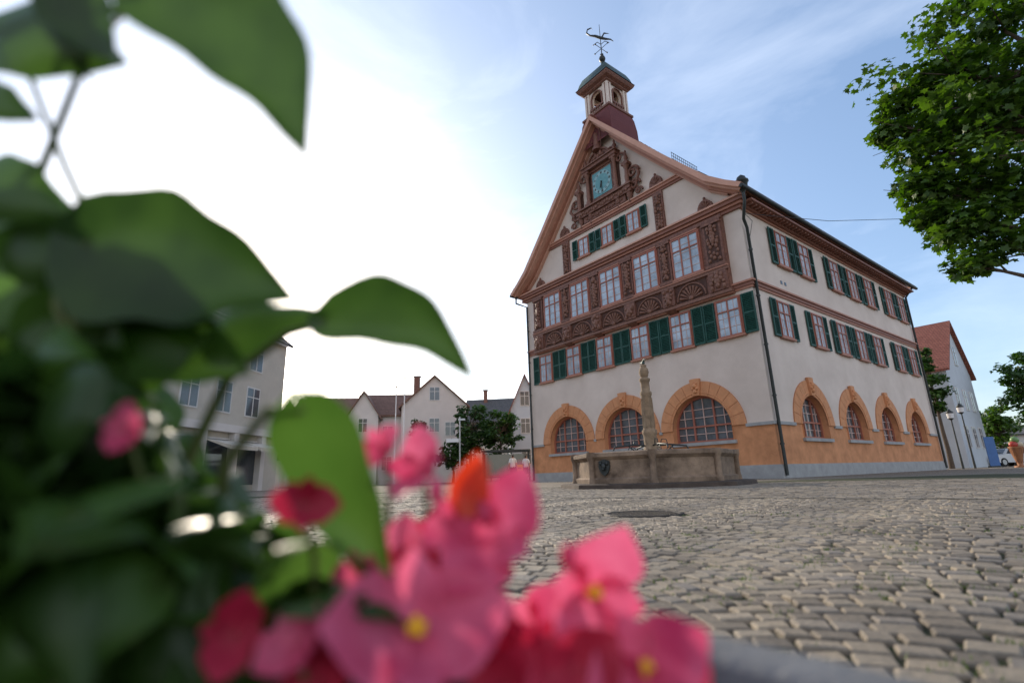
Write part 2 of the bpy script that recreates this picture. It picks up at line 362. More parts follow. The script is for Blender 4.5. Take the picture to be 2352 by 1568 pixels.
for sg in (-1,1):
    for off,zz0,zz1 in ((1.0,14.95,16.75),(1.75,14.75,15.9)):
        u=cy+sg*off; p=F(u,zz0,.22)
        mb.lathe(p,[(.15,0),(.15,.12),(.1,.16),(.13,.5),(.11,.6),(.1,(zz1-zz0)-.2),(.15,(zz1-zz0)-.12),(.17,zz1-zz0)],oakL,10)
        mb.box(F,u-.2,u+.2,zz1,zz1+.16,0,.38,brown); mb.box(F,u-.2,u+.2,zz0-.25,zz0,0,.36,brown)
        mb.box(F,u-.16,u+.16,zz0,zz1,0,.1,brownD)
    u=cy+sg*1.75; mb.lathe(F(u,16.06,.18),[(.14,0),(.16,.08),(.07,.16),(.12,.28),(.09,.42),(.03,.62),(.07,.68),(.02,.76)],brown,8)
    def scroll(cu,cw,r0,turns,sgn,wd=.055):
        P=[]
        for k in range(26):
            t=k/25; a=t*turns*2*math.pi; r=r0*(1-t*.8); P.append(F(cu+sgn*r*math.cos(a),cw+r*math.sin(a),.12+.1*t))
        mb.tube(P,[wd]*18+[wd*.9]*8,brown,6)
    scroll(cy+sg*2.1,15.35,.36,1.3,sg,.07); scroll(cy+sg*2.15,14.6,.32,1.3,sg,.07); scroll(cy+sg*1.35,16.6,.3,1.2,sg,.06); scroll(cy+sg*.75,17.35,.28,1.3,sg,.06); scroll(cy+sg*2.35,14.15,.22,1.2,sg,.06)
    mb.tube([F(cy+sg*2.3,15.6,.15),F(cy+sg*2.5,15.1,.2),F(cy+sg*2.2,14.6,.15),F(cy+sg*2.35,14.1,.1)],[.04,.09,.08,.03],brown,6)
mb.box(F,cy-1.25,cy+1.25,16.9,17.1,0,.42,brown); mb.box(F,cy-1.3,cy+1.3,17.1,17.16,0,.5,oakL)
mb.box(F,cy-.8,cy+.8,16.75,16.9,0,.2,brown)
N=14
for r,m in ((.78,brown),(.6,brownD)):
    pp=[(cy-r*math.cos(math.pi*k/N),17.16+r*.8*math.sin(math.pi*k/N)) for k in range(N+1)]; n=.26 if r>.7 else .28
    mb.poly([F(u,w,n) for u,w in pp],m); mb.grid([[F(u,w,n) for u,w in pp],[F(u,w,0) for u,w in pp]],m,False)
mb.tube([F(cy-.8*math.cos(math.pi*k/N),17.16+.64*math.sin(math.pi*k/N),.3) for k in range(N+1)],.06,brown,6)
carve(mb,F,cy-.45,cy+.45,17.2,17.65,.3,brown,.12,.09,4)
mb.box(F,cy-1.95,cy+1.95,14.32,14.7,0,.3,brown); mb.box(F,cy-2.05,cy+2.05,14.7,14.78,0,.42,oakL); mb.box(F,cy-1.5,cy+1.5,13.95,14.3,0,.2,brown)
for k in range(22): 
    u=cy-1.7+k*.162; mb.blob(F(u,14.5+.06*math.sin(k*1.7),.32),(.06,.08,.1+.03*math.sin(k)),oakL,6,4)
for k in range(16):
    u=cy-1.25+k*.167; mb.blob(F(u,14.12+.05*math.cos(k*2.1),.22),(.05,.08,.09),brown,6,4)
for u in (cy-1.75,cy+1.75,cy-1.0,cy+1.0): mb.lathe(F(u,13.75,.12),[(.02,0),(.1,.1),(.08,.25),(.16,.4),(.17,.6)],brown,8)
mb.lathe(F(cy,17.75,.3),[(.3,0),(.3,.15),(.22,.2),(.2,.5),(.17,.75),(.2,1.0),(.12,1.12),(.07,1.16)],brown,10)
mb.blob(F(cy,19.05,.3),(.1,.1,.13),brown); mb.tube([F(cy+.17,18.7,.3),F(cy+.32,18.45,.38),F(cy+.2,18.3,.5)],[.06,.05,.04],brown,6); mb.tube([F(cy-.17,18.7,.3),F(cy-.34,18.5,.36),F(cy-.36,18.8,.42)],[.06,.05,.04],brown,6)
mb.tube([F(cy-.37,17.8,.42),F(cy-.36,19.0,.42)],.02,brown,5)
for sg in (-1,1): mb.lathe(F(cy+sg*1.1,17.16,.2),[(.12,0),(.16,.1),(.06,.2),(.13,.35),(.05,.5),(.07,.58),(.02,.7)],brown,8)
mb.build('clock_surround',TH)
# tower
mb=MB(); tx=.75; ty=7.1; hw=.83
def sq(h,z): return [(tx-h,ty-h,z),(tx+h,ty-h,z),(tx+h,ty+h,z),(tx-h,ty+h,z)]
def loft(levels,m,smooth=False):
    mb.grid([sq(h,z) for h,z in levels],m,smooth,True)
loft([(1.16,18.2),(1.13,19.2),(1.05,19.9),(.98,20.15)],roofDk)
loft([(.98,20.15),(1.04,20.18),(1.04,20.3),(.9,20.34)],brown); 
for sx in (-1,1):
    for sy in (-1,1):
        x,y=tx+sx*(hw-.13),ty+sy*(hw-.13)
        mb.hexa([(x-.17,y-.17,20.3),(x+.17,y-.17,20.3),(x+.17,y+.17,20.3),(x-.17,y+.17,20.3),(x-.17,y-.17,21.95),(x+.17,y-.17,21.95),(x+.17,y+.17,21.95),(x-.17,y+.17,21.95)],plaster)
        for dx,dy in ((1,0),(0,1)):
            mb.lathe((x+sx*.155*dx,y+sy*.155*dy,20.4),[(.05,0),(.035,.08),(.035,1.35),(.06,1.45)],brown,6)
faces=[lambda u,w,n:(tx-hw-n,ty+u,w),lambda u,w,n:(tx+u,ty-hw-n,w),lambda u,w,n:(tx+hw+n,ty+u,w),lambda u,w,n:(tx+u,ty+hw+n,w)]
for M in faces:
    mb.box(M,-.55,.55,20.3,20.72,-.2,-.04,plaster); mb.box(M,-.5,.5,20.66,20.76,-.22,.06,brown)
    for k in (-.3,-.1,.1,.3): mb.lathe(M(k,20.38,.03),[(.03,0),(.055,.1),(.03,.28)],brown,6)
    N=10;r=.36
    for k in range(N):
        a0=math.pi*k/N;a1=math.pi*(k+1)/N; q=lambda rr,a,n:M(-rr*math.cos(a),21.38+rr*math.sin(a),n)
        p0=(-r*math.cos(a0),21.38+r*math.sin(a0));p1=(-r*math.cos(a1),21.38+r*math.sin(a1))
        for n in (-.2,-.05): mb.poly([M(*p0,n),M(*p1,n),M(p1[0],21.95,n),M(p0[0],21.95,n)],plaster)
        mb.poly([M(*p0,-.2),M(*p1,-.2),M(*p1,-.05),M(*p0,-.05)],plaster)
        mb.hexa([q(r,a0,-.06),q(r,a1,-.06),q(r+.07,a1,-.06),q(r+.07,a0,-.06),q(r,a0,.03),q(r,a1,.03),q(r+.07,a1,.03),q(r+.07,a0,.03)],brown)
    for sg in (-1,1):
        mb.box(M,min(sg*.36,sg*.56),max(sg*.36,sg*.56),20.76,21.95,-.2,-.05,plaster); mb.box(M,min(sg*.36,sg*.43),max(sg*.36,sg*.43),20.76,21.38,-.05,.03,brown)
loft([(.84,21.9),(.95,21.98),(.95,22.05),(1.12,22.15),(1.2,22.28),(1.2,22.36)],brown)
loft([(.2,20.25),(.8,20.35)],brownD); loft([(.8,21.96),(.1,21.97)],brownD)
lv=[(1.24,22.37),(1.13,22.5),(1.05,22.8),(.9,23.15),(.62,23.45),(.3,23.62),(.15,23.8),(.09,24.05),(.05,24.35)]
loft(lv,copperG,True)
mb.lathe((tx,ty,20.95),[(.3,0),(.28,.06),(.2,.2),(.17,.4),(.08,.5),(.03,.55)],metalD,14)
mb.lathe((tx,ty,24.3),[(.05,0),(.16,.08),(.2,.22),(.16,.36),(.05,.44),(.1,.5),(.1,.56),(.03,.6)],metalD,12)
mb.tube([(tx,ty,24.8),(tx,ty,27.1)],[.035,.015],metalD,6)
dv=Vector((.5,-.8,0)).normalized()
def V(u,z): return (tx+dv.x*u,ty+dv.y*u,z)
for k in range(4):
    a=k*math.pi/2; mb.tube([(tx,ty,25.3),(tx+.5*math.cos(a),ty+.5*math.sin(a),25.3)],.018,metalD,5); mb.blob((tx+.52*math.cos(a),ty+.52*math.sin(a),25.3),(.05,.05,.05),metalD,6,4)
mb.tube([V(-.75,27.0),V(-.8,26.75),V(-.6,26.5),V(-.3,26.35),V(0,26.1),V(.3,25.9),V(.6,25.75),V(.75,25.55)],[.03,.05,.05,.08,.09,.07,.04,.02],metalD,6)
mb.tube([V(-.75,27.0),V(-.5,27.05),V(-.45,26.9)],[.05,.03,.01],metalD,6); mb.tube([V(.1,26.1),V(.25,26.35),V(.55,26.2)],[.05,.05,.01],metalD,6)
mb.tube([V(-.5,25.7),V(-.2,25.85),V(0,25.6),V(.25,25.75),V(.5,25.55)],.022,metalD,5)
mb.build('bell_turret',TH)
mb=MB()
for y in (-.62,W+.62):
    mb.tube([(-.85,y,11.42),(D+.5,y,11.42)],.09,metalD,8)
def hopper(x,y):
    mb.lathe((x,y,11.25),[(.07,0),(.12,.1),(.2,.22),(.22,.42),(.27,.46),(.27,.52),(.2,.56),(.17,.68),(.08,.76),(.03,.8)],metalD,12)
hopper(-.5,-.5); mb.tube([(-.5,-.5,11.3),(-.5,-.5,10.9),(-.2,-.2,10.3),(.12,-.13,10.0),(.12,-.13,.1)],.065,metalD,8)
hopper(-.5,W+.5); mb.tube([(-.5,W+.5,11.3),(-.5,W+.5,10.95),(-.12,W-.1,10.6),(-.12,W-.12,.1)],.06,metalD,8)
mb.tube([(D-.2,-.6,11.4),(D-.2,-.12,10.8),(D-.2,-.12,.1)],.06,metalD,8)
for z in (1.2,3,5,7,9): mb.lathe((.12,-.13,z),[(.085,0),(.085,.06)],metalD,8); mb.lathe((-.12,W-.12,z),[(.08,0),(.08,.06)],metalD,8)
def rz(y):
    d=7.1-y
    for i in range(len(prof)-1):
        if prof[i][0]<=d<=prof[i+1][0]:
            f=(d-prof[i][0])/(prof[i+1][0]-prof[i][0]); return prof[i][1]+f*(prof[i+1][1]-prof[i][1])
for xa,xb,y in ((2.2,4.6,4.2),(6,9.2,3.4),(9.6,12,3.2)):
    z=rz(y); 
    for h in (.12,.3,.5): mb.tube([(xa,y,z+h),(xb,y,z+h)],.015,metalD,5)
    k=xa
    while k<=xb: mb.tube([(k,y,z),(k,y,z+.52)],.013,metalD,5); k+=.18
mb.hexa([(4.8,4.3,rz(4.3)),(6,4.3,rz(4.3)),(6,3.3,rz(3.3)),(4.8,3.3,rz(3.3)),(4.8,4.3,rz(4.3)+.3),(6,4.3,rz(4.3)+.3),(6,3.3,rz(3.3)+.35),(4.8,3.3,rz(3.3)+.35)],metalD)
mb.tube([(.25,-.05,10.75),(.3,-.3,10.3),(.35,-.05,9.6)],.012,metalD,5)
mb.build('gutters_and_pipes',TH)
# ============================================================ FOUNTAIN
FO=empty('stone_fountain',(3.45,13.2,0),rad(8))
fst=mat('fountain_sandstone',(.125,.082,.055),.9,.45,2.0,.6,30,col2=(.25,.18,.125),detail=10); fstL=mat('fountain_column_stone',(.27,.19,.12),.9,.4,5,.6,40); fstD=mat('fountain_dark_stone',(.075,.055,.042),.9,.35,4,.5,40)
mb=MB()
r8=math.pi/8
mb.lathe((0,0,0),[(2.38,0),(2.36,.1),(2.3,.12),(1.9,.125)],fstD,8,False,r8)
mb.lathe((0,0,.12),[(1.98,0),(2.0,.1),(1.93,.14),(1.93,.52),(1.98,.56),(2.03,.60),(2.03,.68),(1.98,.70),(1.76,.70),(1.74,.62),(1.74,.3)],fst,8,False,r8)
mb.lathe((0,0,.13),[(1.73,.45),(.01,.46)],glassmat('fountain_water',(.03,.05,.05)),8,False,r8)
for k in range(8):
    a=r8+k*math.pi/4; x,y=1.96*math.cos(a),1.96*math.sin(a)
    mb.lathe((x,y,.12),[(.1,0),(.09,.1),(.075,.14),(.075,.5),(.09,.55),(.11,.6),(.11,.705)],fst,6)
mb.build('basin',FO)
mb=MB()
mb.lathe((0,0,.2),[(.30,0),(.30,.45),(.22,.5),(.20,.62),(.2,.66),(.17,.72),(.155,.82),(.165,1.05),(.185,1.1),(.185,1.18),(.145,1.22),(.155,1.5),(.15,1.75),(.13,2.05),(.15,2.1),(.15,2.16),(.115,2.2),(.11,2.42),(.14,2.47),(.14,2.52),(.09,2.55)],fstL,14)
for k in range(8):
    a=k*math.pi/4; mb.tube([(.15*math.cos(a),.15*math.sin(a),1.45),(.135*math.cos(a),.135*math.sin(a),2.2)],.02,fstL,5)
mb.lathe((0,0,2.73),[(.07,0),(.10,.05),(.13,.15),(.11,.26),(.07,.3),(.09,.34),(.04,.38)],fstL,12)
mb.blob((0,.0,3.14),(.045,.08,.05),copperG); mb.tube([(0,.05,3.15),(0,-.1,3.22),(0,-.18,3.19)],[.035,.025,.01],copperG,6); mb.tube([(0,.05,3.15),(0,.18,3.2)],[.03,.01],copperG,5)
mb.build('column',FO)
mb=MB()
for a in (0,math.pi/2,math.pi,3*math.pi/2):
    c,s=math.cos(a),math.sin(a)
    mb.tube([(.15*c,.15*s,1.0),(.5*c,.5*s,1.02),(.95*c,.95*s,.98),(1.0*c,1.0*s,.9)],.022,metalD,6)
    mb.tube([(.17*c,.17*s,.75),(.4*c,.4*s,.85),(.6*c,.6*s,1.0)],.014,metalD,5)
    P=[((.5+.12*(1-k/24)*math.cos(k*.5))*c,(.5+.12*(1-k/24)*math.cos(k*.5))*s,.88+.1*(1-k/24)*math.sin(k*.5)) for k in range(24)]; mb.tube(P,.01,metalD,5)
    mb.tube([(.25*c,.25*s,1.02),(.3*c,.3*s,1.16),(.42*c,.42*s,1.15),(.45*c,.45*s,1.05)],.012,metalD,5)
mb.build('iron_spouts',FO)
mb=MB()
Q=Matrix.Rotation(math.radians(-135),3,'Z')
def ff(x,y,z): v=Q@Vector((x,y-.42,0)); return (v.x,v.y,z)
sh=[(-.13,.62),(0,.66),(.13,.62),(.14,.48),(.09,.36),(0,.29),(-.09,.36),(-.14,.48)]
mb.poly([ff(1.83,y_,z_) for y_,z_ in sh],metalD); mb.grid([[ff(1.83,y_,z_) for y_,z_ in sh+[sh[0]]],[ff(1.77,y_,z_) for y_,z_ in sh+[sh[0]]]],metalD,False)
mb.blob(ff(1.85,0,.5),(.06,.06,.09),metalD); mb.blob(ff(1.89,0,.44),(.04,.04,.04),metalD)
for s_ in (-1,1): mb.blob(ff(1.84,.08*s_,.57),(.04,.04,.05),metalD)
mb.build('crest_with_lion_mask',FO)
# ============================================================ GROUND
def groundmat():
    m=bpy.data.materials.new('market_paving'); m.use_nodes=True; nt=m.node_tree; b=nt.nodes['Principled BSDF']; b.inputs['Roughness'].default_value=.85
    tc=nt.nodes.new('ShaderNodeTexCoord')
    vo=nt.nodes.new('ShaderNodeTexVoronoi'); vo.feature='F1'; vo.inputs['Scale'].default_value=10.5; vo.inputs['Randomness'].default_value=.55; nt.links.new(tc.outputs['Object'],vo.inputs['Vector'])
    ve=nt.nodes.new('ShaderNodeTexVoronoi'); ve.feature='DISTANCE_TO_EDGE'; ve.inputs['Scale'].default_value=10.5; ve.inputs['Randomness'].default_value=.55; nt.links.new(tc.outputs['Object'],ve.inputs['Vector'])
    n=nt.nodes.new('ShaderNodeTexNoise'); n.inputs['Scale'].default_value=.35; n.inputs['Detail'].default_value=6; nt.links.new(tc.outputs['Object'],n.inputs['Vector'])
    r=nt.nodes.new('ShaderNodeValToRGB'); r.color_ramp.elements[0].color=(.155,.127,.092,1); r.color_ramp.elements[1].color=(.30,.248,.182,1)
    sp=nt.nodes.new('ShaderNodeSeparateColor'); nt.links.new(vo.outputs['Color'],sp.inputs[0])
    ad=nt.nodes.new('ShaderNodeMath'); ad.operation='MULTIPLY_ADD'; ad.inputs[1].default_value=.4; nt.links.new(sp.outputs[0],ad.inputs[0]); 
    sb=nt.nodes.new('ShaderNodeMath'); sb.operation='SUBTRACT'; sb.inputs[1].default_value=.2; nt.links.new(n.outputs['Fac'],sb.inputs[0]); nt.links.new(sb.outputs[0],ad.inputs[2])
    nt.links.new(ad.outputs[0],r.inputs['Fac'])
    st=nt.nodes.new('ShaderNodeMapRange'); st.inputs[1].default_value=.02; st.inputs[2].default_value=.09; nt.links.new(ve.outputs['Distance'],st.inputs[0])
    mx=nt.nodes.new('ShaderNodeMix'); mx.data_type='RGBA'; nt.links.new(st.outputs[0],mx.inputs[0]); mx.inputs[6].default_value=(.07,.06,.04,1); nt.links.new(r.outputs[0],mx.inputs[7])
    nt.links.new(mx.outputs[2],b.inputs['Base Color'])
    bp=nt.nodes.new('ShaderNodeBump'); bp.inputs['Strength'].default_value=.7; bp.inputs['Distance'].default_value=.02; nt.links.new(st.outputs[0],bp.inputs['Height']); nt.links.new(bp.outputs[0],b.inputs['Normal'])
    return m
mb=MB(); gm=groundmat()
R=1500
mb.poly([(-R,-R,0),(R,-R,0),(R,R,0),(-R,R,0)],gm)
mb.build('ground',fix=False)
joint=mat('joint_sand',(.042,.034,.022),1,.4,12,.5,150,col2=(.045,.055,.018))
mb=MB(); mb.poly([(-8,-.3,.004),(14,-.3,.004),(14,15.5,.004),(-8,15.5,.004)],joint)
mb.build('paving_joints',fix=False)
gd=Vector((.756,-.654)); gn=Vector((.654,.756)); g0=Vector((.7,7.8))
th0=g0.dot(gn)
mh=Vector((1.0,4.25)); mr=.31
stones=[]
rnd=random.Random(3)
def ok(x,y):
    r=math.hypot(x,y); 
    if r<.42 or r>14.5: return False
    az=math.degrees(math.atan2(x,y))
    if az<-28 or az>58: return False
    if (x-mh.x)**2+(y-mh.y)**2<(mr+.035)**2: return False
    if math.hypot(x+.15,y-.1)<.47: return False
    if math.hypot(x-3.45,y-13.2)<2.2: return False
    return True
Sp=1.0; pitch=.074; rise=.23
for col in range(-16,17):
    for row in range(-20,220):
        q0=row*pitch-3
        t=-Sp/2+rnd.uniform(0,.02)
        while t<Sp/2-.03:
            wst=rnd.uniform(.056,.088)
            tm=t+wst/2*.9
            cq=rise*(1-(2*tm/Sp)**2); sl=-8*rise*tm/Sp**2
            ang=math.atan(sl); p=col*Sp+tm; q=q0+cq
            adv=wst*math.cos(ang); t+=adv+.009*math.cos(ang)
            P=gd*p+gn*q
            if q<th0-.1 and ok(P.x,P.y): stones.append((P.x,P.y,math.atan2(gd.y,gd.x)+ang,wst,(pitch-.012)*max(.76,math.cos(ang)),0))
for row in range(0,90):
    q=th0+.15+row*.1; p=-14+rnd.uniform(0,.1)
    while p<14:
        l=rnd.uniform(.09,.15); P=gd*(p+l/2)+gn*q; p+=l+.009
        if ok(P.x,P.y): stones.append((P.x,P.y,math.atan2(gd.y,gd.x),l,.09,1))
for row in range(2):
    p=-14
    while p<14:
        l=rnd.uniform(.12,.16); P=gd*(p+l/2)+gn*(th0-.03+row*.075); p+=l+.009
        if ok(P.x,P.y): stones.append((P.x,P.y,math.atan2(gd.y,gd.x),l,.055,2))
n=len(stones); A=np.array(stones); 
vx=np.zeros((n,12,3)); jit=np.random.uniform(-.005,.005,(n,4,2))
cor=np.array([[-1,-1],[1,-1],[1,1],[-1,1]])*.5
ca,sa=np.cos(A[:,2]),np.sin(A[:,2])
hgt=.0155+np.random.uniform(-.0025,.0025,n)-.010*(A[:,5]==2)
tilt=np.random.normal(0,.028,(n,2))
for ring,(sc,z) in enumerate(((1.0,-1),(.98,-.004),(.85,0.0))):
    lx=(cor[None,:,0]*A[:,3,None]+jit[:,:,0])*sc; ly=(cor[None,:,1]*A[:,4,None]+jit[:,:,1])*sc
    vx[:,ring*4:ring*4+4,0]=A[:,0,None]+lx*ca[:,None]-ly*sa[:,None]
    vx[:,ring*4:ring*4+4,1]=A[:,1,None]+lx*sa[:,None]+ly*ca[:,None]
    if ring==0: vx[:,0:4,2]=.0045
    else: vx[:,ring*4:ring*4+4,2]=hgt[:,None]+z+lx*tilt[:,0,None]+ly*tilt[:,1,None]
fb=[]
for r in (0,4):
    for k in range(4): k2=(k+1)%4; fb.append((r+k,r+k2,r+4+k2,r+4+k))
fb.append((8,9,10,11)); fb=np.array(fb)
fa=(fb[None]+np.arange(n)[:,None,None]*12).reshape(-1,4)
me=bpy.data.meshes.new('cobblestones'); me.vertices.add(n*12); me.vertices.foreach_set('co',vx.ravel())
me.loops.add(fa.size); me.loops.foreach_set('vertex_index',fa.ravel().astype(np.int32)); me.polygons.add(len(fa)); me.polygons.foreach_set('loop_start',np.arange(0,fa.size,4,dtype=np.int32)); me.polygons.foreach_set('loop_total',np.full(len(fa),4,dtype=np.int32))
me.polygons.foreach_set('use_smooth',np.zeros(len(fa),dtype=bool)); me.update(calc_edges=True); me.validate()
rv=np.random.rand(n)*np.where(A[:,5]==2,.25,1.0)
at=me.attributes.new('rnd','FLOAT','POINT'); at.data.foreach_set('value',np.repeat(rv,12))
cm=bpy.data.materials.new('granite_setts'); cm.use_nodes=True; nt=cm.node_tree; b=nt.nodes['Principled BSDF']; b.inputs['Roughness'].default_value=.72
an=nt.nodes.new('ShaderNodeAttribute'); an.attribute_name='rnd'; r=nt.nodes.new('ShaderNodeValToRGB'); cr=r.color_ramp
cr.elements[0].color=(.14,.114,.083,1); cr.elements[1].color=(.33,.27,.195,1)
for p_,c_ in ((.25,(.23,.185,.13)),(.5,(.285,.235,.168)),(.7,(.215,.185,.15)),(.85,(.31,.248,.168))): e=cr.elements.new(p_); e.color=(*c_,1)
nt.links.new(an.outputs['Fac'],r.inputs['Fac'])
tc=nt.nodes.new('ShaderNodeTexCoord'); n1=nt.nodes.new('ShaderNodeTexNoise'); n1.inputs['Scale'].default_value=70; n1.inputs['Detail'].default_value=6; n1.inputs['Roughness'].default_value=.7; nt.links.new(tc.outputs['Object'],n1.inputs['Vector'])
n3=nt.nodes.new('ShaderNodeTexNoise'); n3.inputs['Scale'].default_value=1.3; n3.inputs['Detail'].default_value=4; nt.links.new(tc.outputs['Object'],n3.inputs['Vector'])
mr1=nt.nodes.new('ShaderNodeMapRange'); mr1.inputs[1].default_value=.3; mr1.inputs[2].default_value=.7; mr1.inputs[3].default_value=.68; mr1.inputs[4].default_value=1.28; nt.links.new(n1.outputs['Fac'],mr1.inputs[0])
mr2=nt.nodes.new('ShaderNodeMapRange'); mr2.inputs[1].default_value=.3; mr2.inputs[2].default_value=.7; mr2.inputs[3].default_value=.76; mr2.inputs[4].default_value=1.15; nt.links.new(n3.outputs['Fac'],mr2.inputs[0])
mm=nt.nodes.new('ShaderNodeMath'); mm.operation='MULTIPLY'; nt.links.new(mr1.outputs[0],mm.inputs[0]); nt.links.new(mr2.outputs[0],mm.inputs[1])
hv=nt.nodes.new('ShaderNodeHueSaturation'); nt.links.new(r.outputs[0],hv.inputs['Color']); nt.links.new(mm.outputs[0],hv.inputs['Value']); nt.links.new(hv.outputs[0],b.inputs['Base Color'])
bp=nt.nodes.new('ShaderNodeBump'); bp.inputs['Strength'].default_value=.9; bp.inputs['Distance'].default_value=.006; nt.links.new(n1.outputs['Fac'],bp.inputs['Height']); nt.links.new(bp.outputs[0],b.inputs['Normal'])
me.materials.append(cm); link(bpy.data.objects.new('cobblestones',me))
moss=leafmat('weed_green',(.05,.09,.015),(.09,.13,.03),.3)
mb=MB()
for k in range(110):
    az=rad(rnd.uniform(14,46)); r_=rnd.uniform(.95,4.5); cx,cy_=r_*math.sin(az),r_*math.cos(az)
    for j in range(16):
        x=cx+rnd.gauss(0,.025); y=cy_+rnd.gauss(0,.025); a=rnd.uniform(0,6.28); h=rnd.uniform(.006,.014)
        mb.poly([(x,y,.008),(x+.006*math.cos(a),y+.006*math.sin(a),.01),(x+.009*math.cos(a+.6),y+.009*math.sin(a+.6),.012+h)],moss)
mb.build('joint_weeds',fix=False)
mb=MB(); iron=mat('cast_iron',(.04,.033,.027),.7,.3,20,.4,80,metal=.2)
mb.lathe((mh.x,mh.y,0.0),[(mr,.004),(mr,.022),(mr-.03,.024),(mr-.035,.018),(.01,.018)],iron,28)
for i in range(-6,7):
    for j in range(-6,7):
        x,y=i*.045,j*.045
        if math.hypot(x,y)<mr-.06: mb.box(lambda u,w,nn:(mh.x+u,mh.y+w,nn),x-.013,x+.013,y-.013,y+.013,.0185,.0225,iron)
mb.build('manhole_cover')
# ============================================================ HOUSES
def house(name,loc,yaw,w,d,eave,ridge,wm,rm,axis='x',wins=(),swins=(),over=.3,hw=.5,wh=1.3,ww=.95,extra=None):
    E=empty(name,loc,yaw); mb=MB()
    Fh=lambda u,z,n:(u,-n,z); Lh=lambda u,z,n:(-n,u,z); Rh=lambda u,z,n:(w+n,u,z)
    for M,U in ((Fh,w),(lambda u,z,n:(u,d+n,z),w),(Lh,d),(Rh,d)): mb.poly([M(0,0,0),M(U,0,0),M(U,eave,0),M(0,eave,0)],wm)
    t=.18
    if axis=='x':
        for X in (0,w): mb.poly([(X,0,eave),(X,d,eave),(X,d/2,ridge)],wm)
        k=(ridge-eave)/(d/2)
        for a in ((-over,eave-over*k),(d+over,eave-over*k)):
            mb.hexa([(-over,a[0],a[1]),(w+over,a[0],a[1]),(w+over,d/2,ridge),(-over,d/2,ridge),(-over,a[0],a[1]+t),(w+over,a[0],a[1]+t),(w+over,d/2,ridge+t),(-over,d/2,ridge+t)],rm)
    else:
        for Y in (0,d): mb.poly([(0,Y,eave),(w,Y,eave),(w/2,Y,ridge)],wm)
        k=(ridge-eave)/(w/2)
        for a in ((-over,eave-over*k),(w+over,eave-over*k)):
            mb.hexa([(a[0],-over,a[1]),(a[0],d+over,a[1]),(w/2,d+over,ridge),(w/2,-over,ridge),(a[0],-over,a[1]+t),(a[0],d+over,a[1]+t),(w/2,d+over,ridge+t),(w/2,-over,ridge+t)],rm)
    fr=MATS['white_frame']; 
    for M,L_ in ((Fh,wins),(Lh,swins),(Rh,swins)):
        for u,z in L_:
            mb.box(M,u-ww/2-.08,u+ww/2+.08,z-.08,z+wh+.08,0,.05,fr); mb.box(M,u-ww/2,u+ww/2,z,z+wh,.05,.055,dglass); mb.box(M,u-.03,u+.03,z,z+wh,.055,.075,fr); mb.box(M,u-ww/2,u+ww/2,z+wh*.66,z+wh*.66+.05,.055,.07,fr)
    if extra: extra(mb,Fh,Lh,Rh)
    mb.build('shell',E); return E
mat('white_frame',(.6,.58,.55),.6,.05,3)
def pol(az,r): return (r*math.sin(rad(az)),r*math.cos(rad(az)),0)
awn=mat('awning_cloth',(.55,.50,.42),.8,.08,3)
def shopx(mb,Fh,Lh,Rh):
    for k in range(9):
        u=.3+k*2.5
        mb.box(Fh,u-.2,u+.2,0,3.1,0,.35,whiteW)
        if k<8: mb.box(Fh,u+.25,u+2.25,.35,2.7,.01,.03,dglass); mb.box(Fh,u+.25,u+2.25,2.72,2.8,.01,.1,fr_)
    mb.box(Fh,0,22,3.1,3.5,0,.4,whiteW); mb.box(Fh,0,22,9.0,9.3,0,.3,whiteW)
    for k in (0,2,3,6,7): 
        u=.5+k*2.5; mb.hexa([Fh(u,2.6,.35),Fh(u+2.2,2.6,.35),Fh(u+2.2,2.65,.35),Fh(u,2.65,.35),Fh(u,2.1,1.7),Fh(u+2.2,2.1,1.7),Fh(u+2.2,2.3,1.7),Fh(u,2.3,1.7)],awn)
fr_=MATS['white_frame']
yawL=math.atan2(32.7-10.5,-15.0+17.7)
SH=house('shop_building',(-17.7,10.5,0),yawL,22.36,10,9.3,13.2,warmW,roofG,'x',wins=[(1.8+k*2.5,z) for k in range(8) for z in (4.2,6.9)],swins=[(2+k*3,z) for k in range(3) for z in (4.2,6.9)],wh=1.6,ww=1.1,extra=shopx)
house('brown_roof_house',(-26.5,60,0),rad(6),12.5,9,7.2,10.6,whiteW,roofB,'x',wins=[(1.5+2*k,z) for k in range(6) for z in (1.5,4.6)])
house('gabled_white_house',(-11.4,51.5,0),rad(7),6.6,9,7.6,10.6,whiteW,roofB,'y',wins=[(3.3,8.2),(1.6,4.6),(4.9,4.6),(3.3,5.0),(1.6,1.4),(4.9,1.4)],swins=[(2,4.6),(5,4.6)])
house('white_side_house',(-16.6,53,0),rad(7),5.6,8,7.0,9.6,whiteW,roofB,'x',wins=[(1.2,4.5),(3.4,4.5),(1.2,1.4),(3.4,1.4)])
house('small_gabled_house',(-16.9,51.8,0),rad(7),3.0,8,6.9,9.2,whiteW,roofB,'y',wins=[(1.5,5.2),(1.5,2.2)],ww=.8)
def timber(mb,Fh,Lh,Rh):
    tm=brownD
    for z in (6.2,7.4,8.6): mb.box(Rh,0,8,z,z+.16,0,.04,tm)
    for k in range(6): mb.box(Rh,k*1.5,k*1.5+.16,6.36,7.4,0,.038,tm)
house('grey_roof_house',(-6.6,66,0),rad(-6),6.4,8,7.4,10.6,warmW,roofG,'x',wins=[(1.2,5),(3.2,5),(5.2,5),(1.2,2),(3.2,2)],extra=timber)
house('pale_blue_house',(-.35,49,0),rad(3),2.9,9,6.6,9.9,white2,roofT,'y',wins=[(1.4,7),(1.4,4.4),(1.4,1.5)],swins=[(2,4.4),(5,4.4)],ww=.8)
